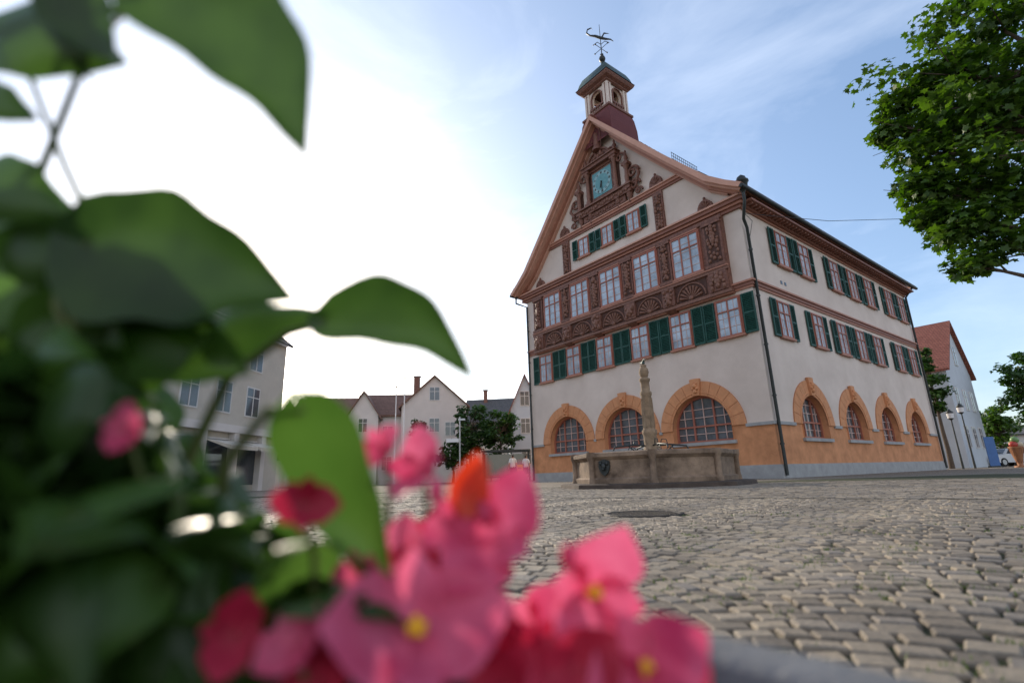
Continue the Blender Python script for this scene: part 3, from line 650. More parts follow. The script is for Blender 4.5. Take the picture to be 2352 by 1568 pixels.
house('red_roof_house',(27.0,44.9,0),rad(-51.3),9,8,7.4,11.5,white2,roofT,'x',wins=[(1.5,4.5),(3.8,4.5),(6,4.5),(1.5,1.6),(6,1.6)],swins=[(1.6,1.5),(4,1.5),(6.2,1.5),(1.6,4.4),(4,4.4),(6.2,4.4),(4,8)],ww=.9,wh=1.5)
house('white_flat_house',(58,66,0),rad(-45),14,8,3.5,4.6,whiteW,roofG,'x',wins=[(1+2*k,1.2) for k in range(6)])
house('cream_far_house',(-34,58,0),rad(20),9,9,7,10,warmW,roofB,'y',wins=[(2,4),(6,4)])
CH=MB(); CH.box(lambda u,w,n:(u,w,n),-11.0,-10.4,55.5,56.1,9.5,11.4,brown); CH.box(lambda u,w,n:(u,w,n),-11.1,-10.3,55.4,56.2,11.4,11.5,stoneG); CH.build('house_chimney')
CH=MB(); CH.box(lambda u,w,n:(u,w,n),-4.1,-3.6,69,69.6,9.8,11.9,brown); CH.box(lambda u,w,n:(u,w,n),-4.2,-3.5,68.9,69.7,11.9,12.0,stoneG); CH.build('house_chimney.001')
# ============================================================ TREES
bark=mat('bark',(.10,.075,.055),.95,.35,8,.8,40)
lfA=leafmat('maple_leaf',(.030,.070,.010),(.085,.15,.025),.38)
lfB=leafmat('linden_leaf',(.022,.055,.012),(.05,.10,.022),.3)
def leafcloud(mb,clusters,per,size,m,flat=.35,shape='maple',rng=None):
    rng=rng or random
    if shape=='maple': out=[(0,-.5),(.18,-.28),(.5,-.3),(.34,-.02),(.5,.22),(.2,.18),(0,.55),(-.2,.18),(-.5,.22),(-.34,-.02),(-.5,-.3),(-.18,-.28)]
    else: out=[(0,-.5),(.35,-.1),(.2,.3),(0,.5),(-.2,.3),(-.35,-.1)]
    k=mb.mi(m)
    for c,r in clusters:
        for _ in range(per):
            d=Vector((rng.gauss(0,1),rng.gauss(0,1),rng.gauss(0,1))); d.normalize(); rr=rng.random()**.45
            p=Vector(c)+Vector((d.x*r*rr,d.y*r*rr,d.z*r*.62*rr))
            nn=Vector((rng.gauss(0,flat),rng.gauss(0,flat),1)).normalized()
            if rng.random()<.35: nn=(nn+d*1.2).normalized()
            a=nn.orthogonal().normalized(); a.rotate(Matrix.Rotation(rng.uniform(0,6.28),3,nn)); b=nn.cross(a); s=size*rng.uniform(.65,1.25)
            i=len(mb.v); mb.v+=[tuple(p+a*(u*s)+b*(v*s)-nn*(abs(u)*.25*s)) for u,v in out]; mb.f.append(tuple(range(i,i+len(out)))); mb.m.append(k); mb.s.append(False)
def tree(name,loc,trunk_h,cz,rh,rv,ncl,per,size,m,seed=1,shape='oval',tr=.14,clr=.5,lobes=None):
    rng=random.Random(seed); E=empty(name,loc); mb=MB(); cl=[]
    for _ in range(ncl):
        d=Vector((rng.gauss(0,1),rng.gauss(0,1),rng.gauss(0,1))).normalized(); rr=rng.uniform(.45,1.0)
        wob=1+.28*noise.noise(d*1.7+Vector((seed*3.1,0,0)))
        cl.append(((d.x*rh*rr*wob,d.y*rh*rr*wob,cz+d.z*rv*rr*wob),clr*rng.uniform(.6,1.25)))
    if lobes: cl+=lobes
    mt=MB(); mt.tube([(0,0,0),(.03,0,trunk_h*.5),(0,.03,trunk_h),(0,0,cz+rv*.5)],[tr*1.25,tr,tr*.85,tr*.2],bark,10)
    for c,r in cl[::max(1,len(cl)//45)]:
        c=Vector(c); s=Vector((0,0,max(trunk_h*.9,min(c.z-.6*rh*.5,cz)))); mid=s.lerp(c,.5)+Vector((rng.uniform(-.1,.1),rng.uniform(-.1,.1),-.08*rh))
        mt.tube([s,mid,c],[tr*.4,tr*.22,tr*.05],bark,6)
        for _ in range(3):
            q=c+Vector((rng.uniform(-1,1),rng.uniform(-1,1),rng.uniform(-.5,.6)))*r; mt.tube([mid.lerp(c,.6),q],[tr*.08,tr*.02],bark,4)
    mt.build('trunk_and_limbs',E,False); leafcloud(mb,cl,per,size,m,.45,shape,rng); mb.build('foliage',E,False); return E
tp=Vector((9.6,7.2,0))
def rel(az,el,r,cr): 
    return ((r*math.sin(rad(az))-tp.x,r*math.cos(rad(az))-tp.y,.33+el*r),cr)
lob=[rel(41.1,.55,11.3,.40),rel(42.0,.59,11.4,.42),rel(42.7,.5,11.2,.55),rel(42.8,.42,11.2,.55),rel(41.9,.44,11.2,.38),rel(42.4,.385,11.1,.38),rel(44,.34,11.,.5),rel(44.2,.29,11.,.42),rel(45.5,.36,11,.55),rel(46.5,.31,11,.5),rel(46,.62,11.5,.55),rel(44.6,.59,11.6,.5),rel(45.6,.52,11.5,.7),rel(44,.46,11.5,.7),rel(47,.42,11.3,.7),rel(48.6,.56,11.5,.8),rel(49.8,.66,11.8,.6),rel(51,.74,12,.5),rel(51,.5,11.8,.9),rel(48.5,.36,11.4,.6),rel(50,.4,11.4,.8),rel(47.5,.6,11.5,.5),rel(43.4,.36,11.2,.4),rel(45,.42,11.6,.7),rel(43.7,.54,11.8,.6),rel(47,.5,11.8,.8)]
tree('maple_tree',tuple(tp),2.6,7.2,2.4,3.4,80,90,.15,lfA,5,'maple',.22,.62,lob*3)
tree('linden_tree',(*pol(-4.9,46)[:2],0),1.8,4.6,1.9,2.4,60,60,.28,lfB,11,'oval',.12,.6)
tree('linden_tree.001',(*pol(-1.6,45)[:2],0),1.8,4.2,1.8,2.0,60,60,.28,lfB,12,'oval',.12,.6)
tree('linden_tree.002',(*pol(-10.5,48)[:2],0),2.8,4.9,.8,1.1,20,40,.25,lfB,13,'oval',.07,.4)
tree('linden_tree.003',(*pol(-6.8,47)[:2],0),1.2,2.6,1.5,1.2,40,50,.28,lfB,15,'oval',.1,.5)
tree('plane_tree',(*pol(39.6,47)[:2],0),2.5,6.0,1.0,2.4,40,60,.28,lfB,16,'oval',.14,.5)
tree('plane_tree.001',(*pol(46.0,58)[:2],0),2.5,5.6,2.4,4.0,90,70,.3,lfB,17,'oval',.2,.8)
tree('plane_tree.002',(*pol(43.0,82)[:2],0),2.5,4.4,2.0,2.6,50,60,.4,lfA,18,'oval',.2,.8)
# ============================================================ STREET FURNITURE
steel=mat('galvanised_steel',(.42,.43,.44),.4,.1,8,metal=.6); signW=mat('sign_white',(.7,.7,.7),.5,.03,3); paintB=mat('blue_paint',(.05,.13,.32),.5,.1,3)
for i,(az,r,h) in enumerate(((-13.1,40,7.3),(-12.2,40,8.0))):
    mb=MB(); x,y,_=pol(az,r); mb.tube([(x,y,0),(x,y,h*.6),(x,y,h)],[.06,.05,.03],signW,8); mb.blob((x,y,h+.06),(.07,.07,.07),gold); mb.lathe((x,y,0),[(.15,0),(.15,.05),(.08,.12)],steel,10); mb.build('flagpole' if i==0 else 'flagpole.001')
mb=MB(); x,y,_=pol(-6.1,29); mb.tube([(x,y,0),(x,y,3.7)],.04,steel,8); mb.box(lambda u,w,n:(x+u,y-n,w),-.75,-.05,2.3,2.5,.05,.08,signW); mb.box(lambda u,w,n:(x+u,y-n,w),-.08,.3,3.5,3.6,-.05,.08,steel); mb.build('street_name_sign')
mb=MB(); x,y,_=pol(-1.6,43); BX=lambda u,w,n:(x+u,y+w,n)
mb.box(BX,-1.6,2.4,-.8,.8,2.35,2.5,metalD)
for u in (-1.5,2.25):
    for w in (-.7,.6): mb.box(BX,u,u+.1,w,w+.1,0,2.35,metalD)
mb.box(BX,-1.4,2.25,.6,.62,.3,2.2,dglass); mb.box(BX,-1.0,1.6,.1,.5,.42,.48,brown); mb.box(BX,-.9,-.8,.15,.45,0,.42,metalD); mb.box(BX,1.4,1.5,.15,.45,0,.42,metalD); mb.box(BX,2.25,2.3,-.6,.6,.4,2.2,paintB)
mb.build('bus_shelter')
mb=MB(); x,y,_=pol(.45,39.5); yel=mat('yellow_paint',(.7,.42,.03),.5,.1,3)
mb.lathe((x,y,0),[(.06,0),(.06,.5)],metalD,8); mb.box(lambda u,w,n:(x+u,y+w,n),-.22,.22,-.18,.18,.5,1.15,yel); mb.box(lambda u,w,n:(x+u,y+w,n),-.25,.25,-.2,.2,1.15,1.22,yel); mb.box(lambda u,w,n:(x+u,y+w,n),-.15,.15,-.2,-.18,.95,1.0,metalD); mb.build('letter_box')
def umbrella(name,x,y,h,r,m):
    mb=MB(); mb.tube([(x,y,0),(x,y,h)],.03,steel,6); rows=[]
    for rr,z in ((.02,h+.05),(.5*r,h-.14),(r,h-.38),(r,h-.5)): rows.append([(x+rr*math.cos(k*math.pi/4),y+rr*math.sin(k*math.pi/4),z) for k in range(8)])
    mb.grid(rows,m,False,True); mb.lathe((x,y,0),[(.3,0),(.3,.08),(.05,.12)],stoneG,10)
    mb.build(name,fix=False)
for i,(az,r) in enumerate(((-24.3,38),(-22.6,42),(-21.5,46))): x,y,_=pol(az,r); umbrella('market_umbrella'+('' if i==0 else '.%03d'%i),x,y,2.7,1.5,signW)
mb=MB(); x,y,_=pol(-23.6,39); mb.box(lambda u,w,n:(x+u,y+w,n),-.9,.5,0,.1,1.9,2.3,metalD); mb.box(lambda u,w,n:(x+u,y+w,n),-.9,-.82,0,.08,0,1.9,metalD); mb.box(lambda u,w,n:(x+u,y+w,n),.42,.5,0,.08,0,1.9,metalD); mb.box(lambda u,w,n:(x+u,y+w,n),-.6,.2,-.01,0,2.03,2.15,signW); mb.build('shop_sign')
def lamp(name,x,y,h):
    mb=MB(); mb.tube([(x,y,0),(x,y,1),(x,y,h)],[.07,.05,.035],metalD,8); mb.lathe((x,y,h),[(.05,0),(.16,.12),(.2,.45),(.22,.47),(.1,.62),(.03,.72)],metalD,6); mb.lathe((x,y,h+.13),[(.165,0),(.205,.3)],signW,6); mb.build(name)
x,y,_=pol(41.05,44); lamp('street_lamp',x,y,3.4)
x,y,_=pol(40.3,43); lamp('street_lamp.001',x,y,3.0)
mb=MB(); x,y,_=pol(42.3,50); mb.box(lambda u,w,n:(x+u,y+w,n),-.35,.35,-.03,.03,.1,2.1,paintB); mb.box(lambda u,w,n:(x+u,y+w,n),-.4,.4,-.15,.15,0,.1,metalD); mb.build('blue_banner')
mb=MB(); x,y,_=pol(43.75,44); cone=mat('waffle_cone',(.30,.13,.055),.6,.2,20,.5,60); sc1=mat('scoop_red',(.4,.05,.035),.4); sc2=mat('scoop_green',(.16,.28,.10),.4); sc3=mat('scoop_cream',(.5,.42,.3),.4)
mb.lathe((x,y,0),[(.3,0),(.3,.08),(.12,.12),(.16,.3),(.36,1.15),(.38,1.2),(.34,1.22)],cone,14); 
for k in range(7): a=k*.9; mb.tube([(x+.15*math.cos(a),y+.15*math.sin(a),.25),(x+.36*math.cos(a+.8),y+.36*math.sin(a+.8),1.15)],.015,brown,5); mb.tube([(x+.15*math.cos(a),y+.15*math.sin(a),.25),(x+.36*math.cos(a-.8),y+.36*math.sin(a-.8),1.15)],.015,brown,5)
for dx,dy,z,m_ in ((-.15,-.05,1.35,sc1),(.17,-.08,1.35,sc3),(0,.12,1.4,sc2),(0,-.05,1.62,sc2)): mb.blob((x+dx,y+dy,z),(.22,.22,.2),m_,12,8)
mb.build('ice_cream_cone_display')
tyre=mat('tyre_rubber',(.02,.02,.02),.8); 
def car(name,x,y,yaw,m):
    E=empty(name,(x,y,0),yaw); mb=MB(); wv=.88
    body=[(-2.1,.3),(-2.15,.6),(-2.0,.82),(-1.1,.95),(-.55,1.38),(.9,1.42),(1.7,1.0),(2.1,.92),(2.15,.5),(2.1,.3)]
    L1=[(px,-wv if pz<1.0 else -wv+.16,pz) for px,pz in body]; R1=[(px,-q_,pz) for px,q_,pz in L1]
    mb.grid([L1+[L1[0]],R1+[R1[0]]],m,False); 
    for sd in (L1,R1): mb.poly(sd,m)
    for sg in (-1,1):
        mb.poly([(-.95,sg*(wv-.005),.98),(-.5,sg*(wv-.13),1.32),(.2,sg*(wv-.13),1.34),(.2,sg*(wv-.005),.98)],dglass); mb.poly([(.28,sg*(wv-.005),.98),(.28,sg*(wv-.13),1.34),(.85,sg*(wv-.13),1.34),(1.5,sg*(wv-.005),1.0)],dglass)
        for px in (-1.35,1.35):
            N=16; ra=[(px+.33*math.cos(2*math.pi*k/N),sg*(wv-.2),.33+.33*math.sin(2*math.pi*k/N)) for k in range(N)]; rb=[(a,sg*(wv+.02),c) for a,b_,c in ra]
            mb.grid([ra,rb],tyre,False,True); mb.poly(rb,tyre); mb.poly([(px+.2*math.cos(2*math.pi*k/N),sg*(wv+.026),.33+.2*math.sin(2*math.pi*k/N)) for k in range(N)],steel)
        mb.box(lambda u,w,n:(u,w,n),-2.16,-2.02,sg*.62-.15,sg*.62+.15,.6,.74,signW); mb.box(lambda u,w,n:(u,w,n),2.0,2.17,sg*.62-.12,sg*.62+.12,.68,.82,sc1)
    mb.poly([(-1.08,-.7,.98),(-1.08,.7,.98),(-.58,.62,1.36),(-.58,-.62,1.36)],dglass); mb.poly([(1.66,-.68,1.04),(1.66,.68,1.04),(.95,.62,1.41),(.95,-.62,1.41)],dglass)
    mb.build('body',E)
carw=mat('white_car_paint',(.6,.62,.63),.25,.02,1); cars=mat('silver_car_paint',(.35,.37,.39),.25,.02,1,metal=.4)
for i,(az,r,m_) in enumerate(((43.0,58,carw),(43.4,64,cars),(44.4,68,carw))): x,y,_=pol(az,r); car('parked_car'+('' if i==0 else '.%03d'%i),x,y,rad(10),m_)
mb=MB()
mb.tube([Vector((9.85,19.1,10.6)),Vector((13.5,19.5,10.35)),Vector((19.0,20.6,10.9)),Vector((27,22,12.6))],.012,metalD,4); mb.build('overhead_cable')
# ============================================================ PEOPLE
skin=mat('skin',(.45,.27,.19),.6,.05,5); hair=mat('hair',(.05,.03,.02),.7); shirtW=mat('white_shirt',(.68,.68,.68),.8,.05,5); trouD=mat('dark_trousers',(.03,.035,.05),.8,.1,5); shirtP=mat('tan_shorts',(.25,.2,.15),.8,.1,5)
def person(name,x,y,yaw,h,top,bot,shorts=False,stride=.2):
    s=h/1.75
    J=[(0,0,.95),(0,0,1.12),(0,0,1.32),(0,0,1.46),(0,.02,1.54),(0,.02,1.64),(0,.01,1.73),
       (.19,0,1.42),(.25,.02,1.14),(.24,-.12,.92),(.23,-.17,.82),(-.19,0,1.42),(-.26,-.02,1.14),(-.25,.1,.92),(-.24,.13,.82),
       (.1,0,.9),(.11,-stride*.6,.5),(.11,-stride*.8,.09),(.11,-stride*.8-.14,.04),(-.1,0,.9),(-.11,stride*.4,.5),(-.11,stride*1.1,.12),(-.11,stride*1.1-.12,.05)]
    Rr=[.15,.135,.16,.11,.055,.09,.075,.07,.05,.037,.035,.07,.05,.037,.035,.1,.065,.045,.04,.1,.065,.045,.04]
    Ed=[(0,1),(1,2),(2,3),(3,4),(4,5),(5,6),(3,7),(7,8),(8,9),(9,10),(3,11),(11,12),(12,13),(13,14),(0,15),(15,16),(16,17),(17,18),(0,19),(19,20),(20,21),(21,22)]
    me=bpy.data.meshes.new(name); me.from_pydata([(a*s,b*s,c*s) for a,b,c in J],Ed,[]); o=bpy.data.objects.new(name+'_tmp',me); link(o)
    sk=o.modifiers.new('s','SKIN'); 
    for i,v in enumerate(me.skin_vertices[0].data): v.radius=(Rr[i]*s*(1.25 if i<3 else 1),Rr[i]*s*(.8 if i<3 else 1)); v.use_root=(i==0)
    sb=o.modifiers.new('u','SUBSURF'); sb.levels=2; sb.render_levels=2
    dg=bpy.context.evaluated_depsgraph_get(); nm=bpy.data.meshes.new_from_object(o.evaluated_get(dg)); bpy.data.objects.remove(o)
    for m_ in (top,bot,skin,hair): nm.materials.append(m_)
    for p_ in nm.polygons:
        c=p_.center/s; p_.use_smooth=True
        if c.z>1.68 or (c.z>1.56 and c.y>.05): k=3
        elif c.z>1.5: k=2
        elif abs(c.x)>.2 and c.z<1.22: k=2
        elif c.z>.95: k=0
        elif shorts and c.z<.5: k=2
        else: k=1
        p_.material_index=k
    o=bpy.data.objects.new(name,nm); o.location=(x,y,0); o.rotation_euler=(0,0,yaw); link(o)
person('pedestrian',-.2,36,rad(200),1.85,shirtW,trouD); person('pedestrian.001',.72,36.5,rad(150),1.8,shirtW,trouD,True)
person('pedestrian.002',*pol(-4.6,44)[:2],rad(60),1.7,shirtP,trouD,True)
person('pedestrian.003',*pol(-5.3,42)[:2],rad(80),1.72,sc1,trouD); person('pedestrian.004',*pol(-22.9,40)[:2],rad(20),1.75,shirtP,trouD)
# ============================================================ FOREGROUND PLANT
PL=empty('flower_planter',(-.15,.1,0))
mb=MB(); mb.lathe((0,0,0),[(.38,0),(.43,.16),(.455,.165),(.455,.2),(.45,.205),(.41,.205),(.40,.2),(.40,.13)],concrete,64); mb.lathe((0,0,.13),[(.40,0),(.01,.01)],soil,32)
mb.build('planter_bowl',PL)
begG=leafmat('begonia_leaf',(.016,.042,.008),(.045,.10,.014),.30,.4,1.8,1.0,25)
begB=leafmat('begonia_leaf_bright',(.04,.10,.012),(.065,.14,.02),.38,.4,1.6,1.0,25)
pink=leafmat('begonia_petal',(.58,.03,.115),(.80,.17,.30),.4,.5,1.25,1.0,45)
redp=leafmat('begonia_petal_red',(.34,.010,.035),(.56,.03,.08),.35,.5,1.4,1,40)
orp=leafmat('begonia_bud',(.65,.07,.04),(.7,.12,.06),.35,.5,1.3)
yelc=mat('stamens',(.8,.42,.02),.7)
stem=mat('begonia_stem',(.10,.13,.04),.5,.2,20)
def leaf(mb,base,tip,w,side,m,bow=.15,asym=.25,wave=.05,seed=0,droop=.12,arc=0.):
    base,tip,side=Vector(base),Vector(tip),Vector(side); ax=tip-base; Ln=ax.length; t=ax.normalized(); sd=(side-t*side.dot(t)).normalized(); up=t.cross(sd)
    if up.z<0: up=-up
    rows=[]; N=16; K=8; rng=random.Random(seed); ph=rng.uniform(0,6)
    for i in range(N+1):
        f=i/N; prof_=math.sin(math.pi*min(1,f**.62))**.8*(1-.15*f) if f<1 else 0
        row=[]
        for k in range(K+1):
            g=(k/K-.5)*2; wd=w*.5*prof_*(1+asym*(1 if g>0 else -1)); rag=1+wave*math.sin(f*17+ph+g*2)
            cen=base+ax*f+up*(bow*Ln*math.sin(math.pi*f)-droop*Ln*f*f)+sd*(arc*Ln*math.sin(math.pi*f))
            back=-.10*Ln*(g*g)*(1-f)*(1.0)
            row.append(cen+sd*(g*wd*rag)+t*back+up*(-.18*w*g*g+.05*w*abs(g)+.02*w*math.sin(f*9+ph)*g))
        rows.append(row)
    mb.grid(rows,m,True)
def petal(mb,c,d,nrm,l,w,m,cup=.3):
    c,d,nrm=Vector(c),Vector(d).normalized(),Vector(nrm).normalized(); s=d.cross(nrm).normalized(); rows=[]
    for i in range(8):
        f=i/7; wd=w*.5*(math.sin(math.pi*(f**.75)*.93+.12)); rows.append([c+d*(l*f)+s*(g*wd)+nrm*(cup*l*f*f*.6+abs(g)*wd*.25-.05*l*math.sin(f*6+g)) for g in (-1,-.6,-.2,.2,.6,1)])
    mb.grid(rows,m,True)
def flower(mb,c,size,face,m,rot=0,center=True,rng=random):
    c=Vector(c); n=Vector(face).normalized(); a=n.orthogonal().normalized(); a.rotate(Matrix.Rotation(rot,3,n)); b=n.cross(a)
    for d,l,w in ((a,.58,.66),(-a,.58,.66),(b,.44,.38),(-b,.44,.38)):
        petal(mb,c,d+n*.25,n,size*l,size*w,m,rng.uniform(.1,.7))
    if center:
        for _ in range(14):
            v=Vector((rng.gauss(0,1),rng.gauss(0,1),rng.gauss(0,1))).normalized()*size*.045; mb.blob(c+n*size*.09+v,(size*.028,)*3,yelc,6,4)
BG=empty('begonia_plant',(0,0,0)); ml=MB(); mf=MB(); mst=MB()
def L0(b_,t_,w_,s_,m_,bow=.05,asym=.1,wave=.05,seed=0,arc=0): leaf(ml,b_,t_,w_,s_,m_,bow,asym,wave,seed,0.,arc)
L0((-.211,.236,.607),(-.116,.260,.508),.074,(.6,0,.8),begG,.05,.15,.06,1,.16)
L0((-.262,.287,.475),(-.129,.295,.435),.092,(0,-.1,1),begG,.04,-.15,.07,2,.06)
L0((-.128,.334,.433),(-.026,.343,.392),.052,(0,-.2,1),begG,.05,.1,.06,3,.20)
L0((-.124,.299,.370),(-.072,.325,.262),.056,(1,0,.4),begB,.12,.05,.04,4,-.06)
L0((-.300,.318,.400),(-.190,.315,.420),.095,(0,-.3,1),begB,.05,.15,.06,5)
L0((-.212,.345,.425),(-.130,.340,.445),.040,(0,0,1),begG,.05,.1,.05,6)
L0((-.300,.24,.590),(-.226,.245,.574),.060,(0,0,1),begG,.05,.1,.05,7)
L0((-.275,.24,.635),(-.245,.25,.560),.040,(1,0,0),begG,.05,.1,.05,8)
L0((-.34,.26,.60),(-.25,.26,.63),.050,(0,0,1),begG,.05,.1,.05,9)
L0((-.30,.24,.64),(-.22,.24,.62),.040,(0,0,1),begG,.05,.1,.05,33)
L0((-.26,.23,.61),(-.215,.235,.555),.040,(.8,0,.6),begG,.05,.1,.05,37)
L0((-.33,.26,.565),(-.285,.26,.545),.03,(0,0,1),begG,.05,.1,.05,34)
L0((-.34,.28,.52),(-.27,.28,.49),.05,(0,0,1),begG,.05,.1,.05,10)
L0((-.34,.30,.50),(-.25,.30,.450),.065,(.5,0,1),begG,.05,.1,.05,31)
L0((-.33,.30,.47),(-.24,.31,.41),.08,(.5,0,1),begB,.05,.1,.05,32)
L0((-.28,.31,.46),(-.19,.31,.43),.06,(.3,0,1),begG,.05,.1,.05,35)
L0((-.34,.31,.44),(-.27,.30,.38),.08,(.5,0,1),begG,.05,.1,.05,36)
L0((-.26,.31,.43),(-.165,.32,.395),.07,(.1,0,1),begG,.05,.1,.05,38)
mst.tube([(-.33,.28,.62),(-.285,.285,.53),(-.27,.29,.50),(-.285,.30,.44),(-.25,.33,.35),(-.2,.36,.15)],[.0015,.002,.0025,.003,.004,.005],stem,6)
mst.tube([(-.127,.334,.433),(-.155,.338,.428),(-.2,.35,.40),(-.25,.37,.3),(-.24,.38,.14)],[.002,.003,.004,.005,.006],stem,6)
mst.tube([(-.262,.287,.475),(-.28,.30,.45),(-.25,.34,.3),(-.22,.36,.14)],[.002,.003,.004,.006],stem,6)
mst.tube([(-.124,.299,.368),(-.15,.31,.372),(-.19,.34,.34),(-.2,.37,.14)],[.002,.003,.004,.005],stem,6)
mst.tube([(-.211,.236,.607),(-.26,.26,.60),(-.32,.30,.5),(-.3,.34,.3),(-.26,.36,.14)],[.0015,.002,.003,.004,.005],stem,6)
rng=random.Random(21)
cnt=0
def zlim(q):
    P=[(-1.4,.33),(-.95,.30),(-.78,.235),(-.68,.16),(-.62,.04),(-.5,-.01),(-.42,-.06),(-.3,-.14),(-.1,-.24),(.2,-.36)]
    for (a,za),(b_,zb) in zip(P,P[1:]):
        if a<=q<=b_: return za+(zb-za)*(q-a)/(b_-a)
    return P[0][1] if q<P[0][0] else P[-1][1]
while cnt<460:
    q=rng.uniform(-1.35,.16) if rng.random()>.35 else rng.uniform(-1.1,-.5); r_=rng.uniform(.33,.54); az=math.atan(q); x,y=r_*math.sin(az),r_*math.cos(az)
    z=rng.uniform(.15,.327+zlim(q)*y-.005) if .327+zlim(q)*y>.17 else rng.uniform(.15,.19)
    d=Vector((rng.uniform(-.7,.9),rng.uniform(-.8,.5),rng.uniform(-.9,.6))).normalized(); Ln=rng.uniform(.055,.10)*(0.7 if q>-.1 else 1)
    b_=Vector((x,y,z)); t_=b_+d*Ln
    if math.hypot(t_.x,t_.y)<.28 or t_.z<.12 or (t_.z-.327)/max(.05,t_.y)>zlim(t_.x/t_.y)+.02: continue
    leaf(ml,b_,t_,Ln*rng.uniform(.5,.75),(rng.uniform(-1,1),rng.uniform(-1,1),rng.uniform(-.3,1)),begG if rng.random()<.87 else begB,.1,.15,.05,cnt); cnt+=1
    if cnt%5==0: mst.tube([b_,b_+Vector((0,.02,-.05)),(x*.9,y,.14)],[.002,.003,.004],stem,5)
FL=[((-.066,.369,.335),.052,pink,0),((-.093,.365,.350),.034,pink,0),((-.011,.338,.290),.076,pink,0),((.043,.345,.258),.076,pink,1),((-.059,.31,.247),.088,pink,1),((-.025,.332,.238),.05,redp,0),((.026,.306,.222),.055,redp,0),((.067,.315,.224),.064,pink,1),((-.120,.300,.316),.034,redp,0),((-.113,.285,.250),.036,pink,0),((-.145,.285,.255),.036,redp,0),((-.205,.27,.358),.024,pink,0),((-.262,.275,.324),.022,redp,0),((-.076,.365,.268),.062,pink,0),((-.106,.300,.228),.045,redp,0),((0,.33,.212),.06,redp,0),((-.038,.35,.300),.045,pink,0),((-.055,.372,.285),.05,redp,0),((.045,.33,.212),.055,pink,0),((-.07,.33,.22),.07,redp,0),((.078,.33,.203),.05,redp,0),((-.01,.31,.21),.055,redp,0),((-.03,.37,.262),.055,redp,0),((.01,.36,.235),.055,pink,0),((-.09,.33,.27),.045,pink,0)]
for i,(c,s_,m_,ct) in enumerate(FL):
    face=Vector((rng.uniform(-.6,.6),-1,rng.uniform(-.2,.7))); flower(mf,c,s_,face,m_,rng.uniform(-.9,.9),bool(ct),rng)
    c=Vector(c); mst.tube([c,c+Vector((0,.02,-.03)),(c.x*.9,c.y+.02,.14)],[.0015,.002,.003],stem,5)
petal(mf,(-.036,.345,.303),(.3,0,1),(0,-1,0),.042,.026,orp,.2); petal(mf,(-.034,.342,.303),(.45,0,1),(0,-1,.2),.036,.022,orp,.4)
for c in ((-.05,.33,.32),(-.02,.34,.305),(.06,.345,.235),(.03,.33,.28)): mf.blob(c,(.005,.005,.008),pink,8,6)
ml.build('leaves',BG,False); mf.build('flowers',BG,False); mst.build('stems',BG,False)
# ============================================================ SKY + SUN
AZ,EL=-28.0,20.0
w=bpy.data.worlds.new('World'); SC.world=w; w.use_nodes=True; nt=w.node_tree; bg=nt.nodes['Background']; bg.inputs['Strength'].default_value=.15
sk=nt.nodes.new('ShaderNodeTexSky'); sk.sky_type='NISHITA'; sk.sun_disc=False; sk.sun_elevation=rad(EL); sk.sun_rotation=rad(AZ); sk.air_density=1.0; sk.dust_density=1.0; sk.ozone_density=1.5
tc=nt.nodes.new('ShaderNodeTexCoord'); sd=Vector((math.sin(rad(AZ))*math.cos(rad(EL)),math.cos(rad(AZ))*math.cos(rad(EL)),math.sin(rad(EL))))
def M2(op,a,b=None,c=None):
    n=nt.nodes.new('ShaderNodeMath'); n.operation=op
    for i,v in enumerate((a,b,c)):
        if v is None: continue
        if isinstance(v,(int,float)): n.inputs[i].default_value=v
        else: nt.links.new(v,n.inputs[i])
    return n.outputs[0]
def VS(col,s):
    v=nt.nodes.new('ShaderNodeVectorMath'); v.operation='SCALE'; v.inputs[0].default_value=col
    nt.links.new(s,v.inputs['Scale']) if not isinstance(s,(int,float)) else None
    return v.outputs[0]
def VA(a,b):
    v=nt.nodes.new('ShaderNodeVectorMath'); v.operation='ADD'
    nt.links.new(a,v.inputs[0])
    if isinstance(b,tuple): v.inputs[1].default_value=b
    else: nt.links.new(b,v.inputs[1])
    return v.outputs[0]
dt=nt.nodes.new('ShaderNodeVectorMath'); dt.operation='DOT_PRODUCT'; nt.links.new(tc.outputs['Generated'],dt.inputs[0]); dt.inputs[1].default_value=sd
cosd=M2('MAXIMUM',dt.outputs['Value'],0.0)
glow=M2('ADD',M2('MULTIPLY',M2('POWER',cosd,5.5),2.9),M2('MULTIPLY',M2('POWER',cosd,45.0),8.0))
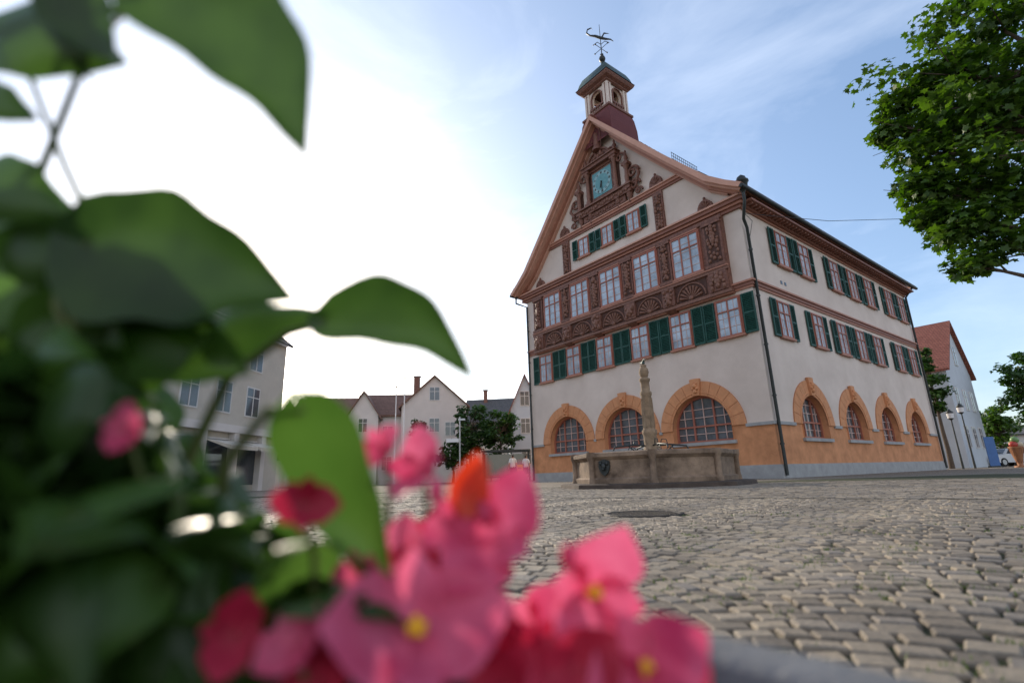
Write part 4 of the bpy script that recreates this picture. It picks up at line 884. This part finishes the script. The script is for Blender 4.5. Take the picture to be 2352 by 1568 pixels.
mp=nt.nodes.new('ShaderNodeMapping'); mp.inputs['Scale'].default_value=(1.6,1.0,3.2); mp.inputs['Rotation'].default_value=(.3,.5,.4); nt.links.new(tc.outputs['Generated'],mp.inputs['Vector'])
cn=nt.nodes.new('ShaderNodeTexNoise'); cn.inputs['Scale'].default_value=1.6; cn.inputs['Detail'].default_value=8; cn.inputs['Roughness'].default_value=.58; cn.inputs['Distortion'].default_value=.5; nt.links.new(mp.outputs[0],cn.inputs['Vector'])
cl_=nt.nodes.new('ShaderNodeMapRange'); cl_.inputs[1].default_value=.45; cl_.inputs[2].default_value=.85; cl_.inputs[3].default_value=0; cl_.inputs[4].default_value=2.9; nt.links.new(cn.outputs['Fac'],cl_.inputs[0])
sx=nt.nodes.new('ShaderNodeSeparateXYZ'); nt.links.new(tc.outputs['Generated'],sx.inputs[0])
back=M2('MULTIPLY',M2('MAXIMUM',M2('MULTIPLY',sx.outputs['Y'],-1.0),0.0),M2('MULTIPLY_ADD',cn.outputs['Fac'],3.0,1.6))  # added warm fill: brightens the unseen sky behind the camera to light the walls
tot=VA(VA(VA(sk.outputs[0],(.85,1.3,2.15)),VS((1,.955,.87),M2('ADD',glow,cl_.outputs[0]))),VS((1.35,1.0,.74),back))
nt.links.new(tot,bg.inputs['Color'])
sl=bpy.data.lights.new('sun','SUN'); sl.energy=4.5; sl.angle=rad(.5); sl.color=(1,.87,.70); so=bpy.data.objects.new('sun',sl); so.rotation_euler=(-sd).to_track_quat('-Z','Y').to_euler(); link(so)
# ============================================================ CAMERA
cd=bpy.data.cameras.new('camera'); cam=bpy.data.objects.new('camera',cd); link(cam); SC.camera=cam
cd.sensor_width=36; cd.lens=36*1167.8/2352; cd.clip_start=.02; cd.clip_end=4000
pit,rol=.2605,-.0305
fw=Vector((0,math.cos(pit),math.sin(pit))); r0=Vector((1,0,0)); u0=r0.cross(fw); r_=r0*math.cos(rol)+u0*math.sin(rol); u_=-r0*math.sin(rol)+u0*math.cos(rol)
Mx=Matrix((r_,u_,-fw)).transposed().to_4x4(); Mx.translation=Vector((0,0,.327)); cam.matrix_world=Mx
cd.dof.use_dof=True; cd.dof.focus_distance=14; cd.dof.aperture_fstop=2.0
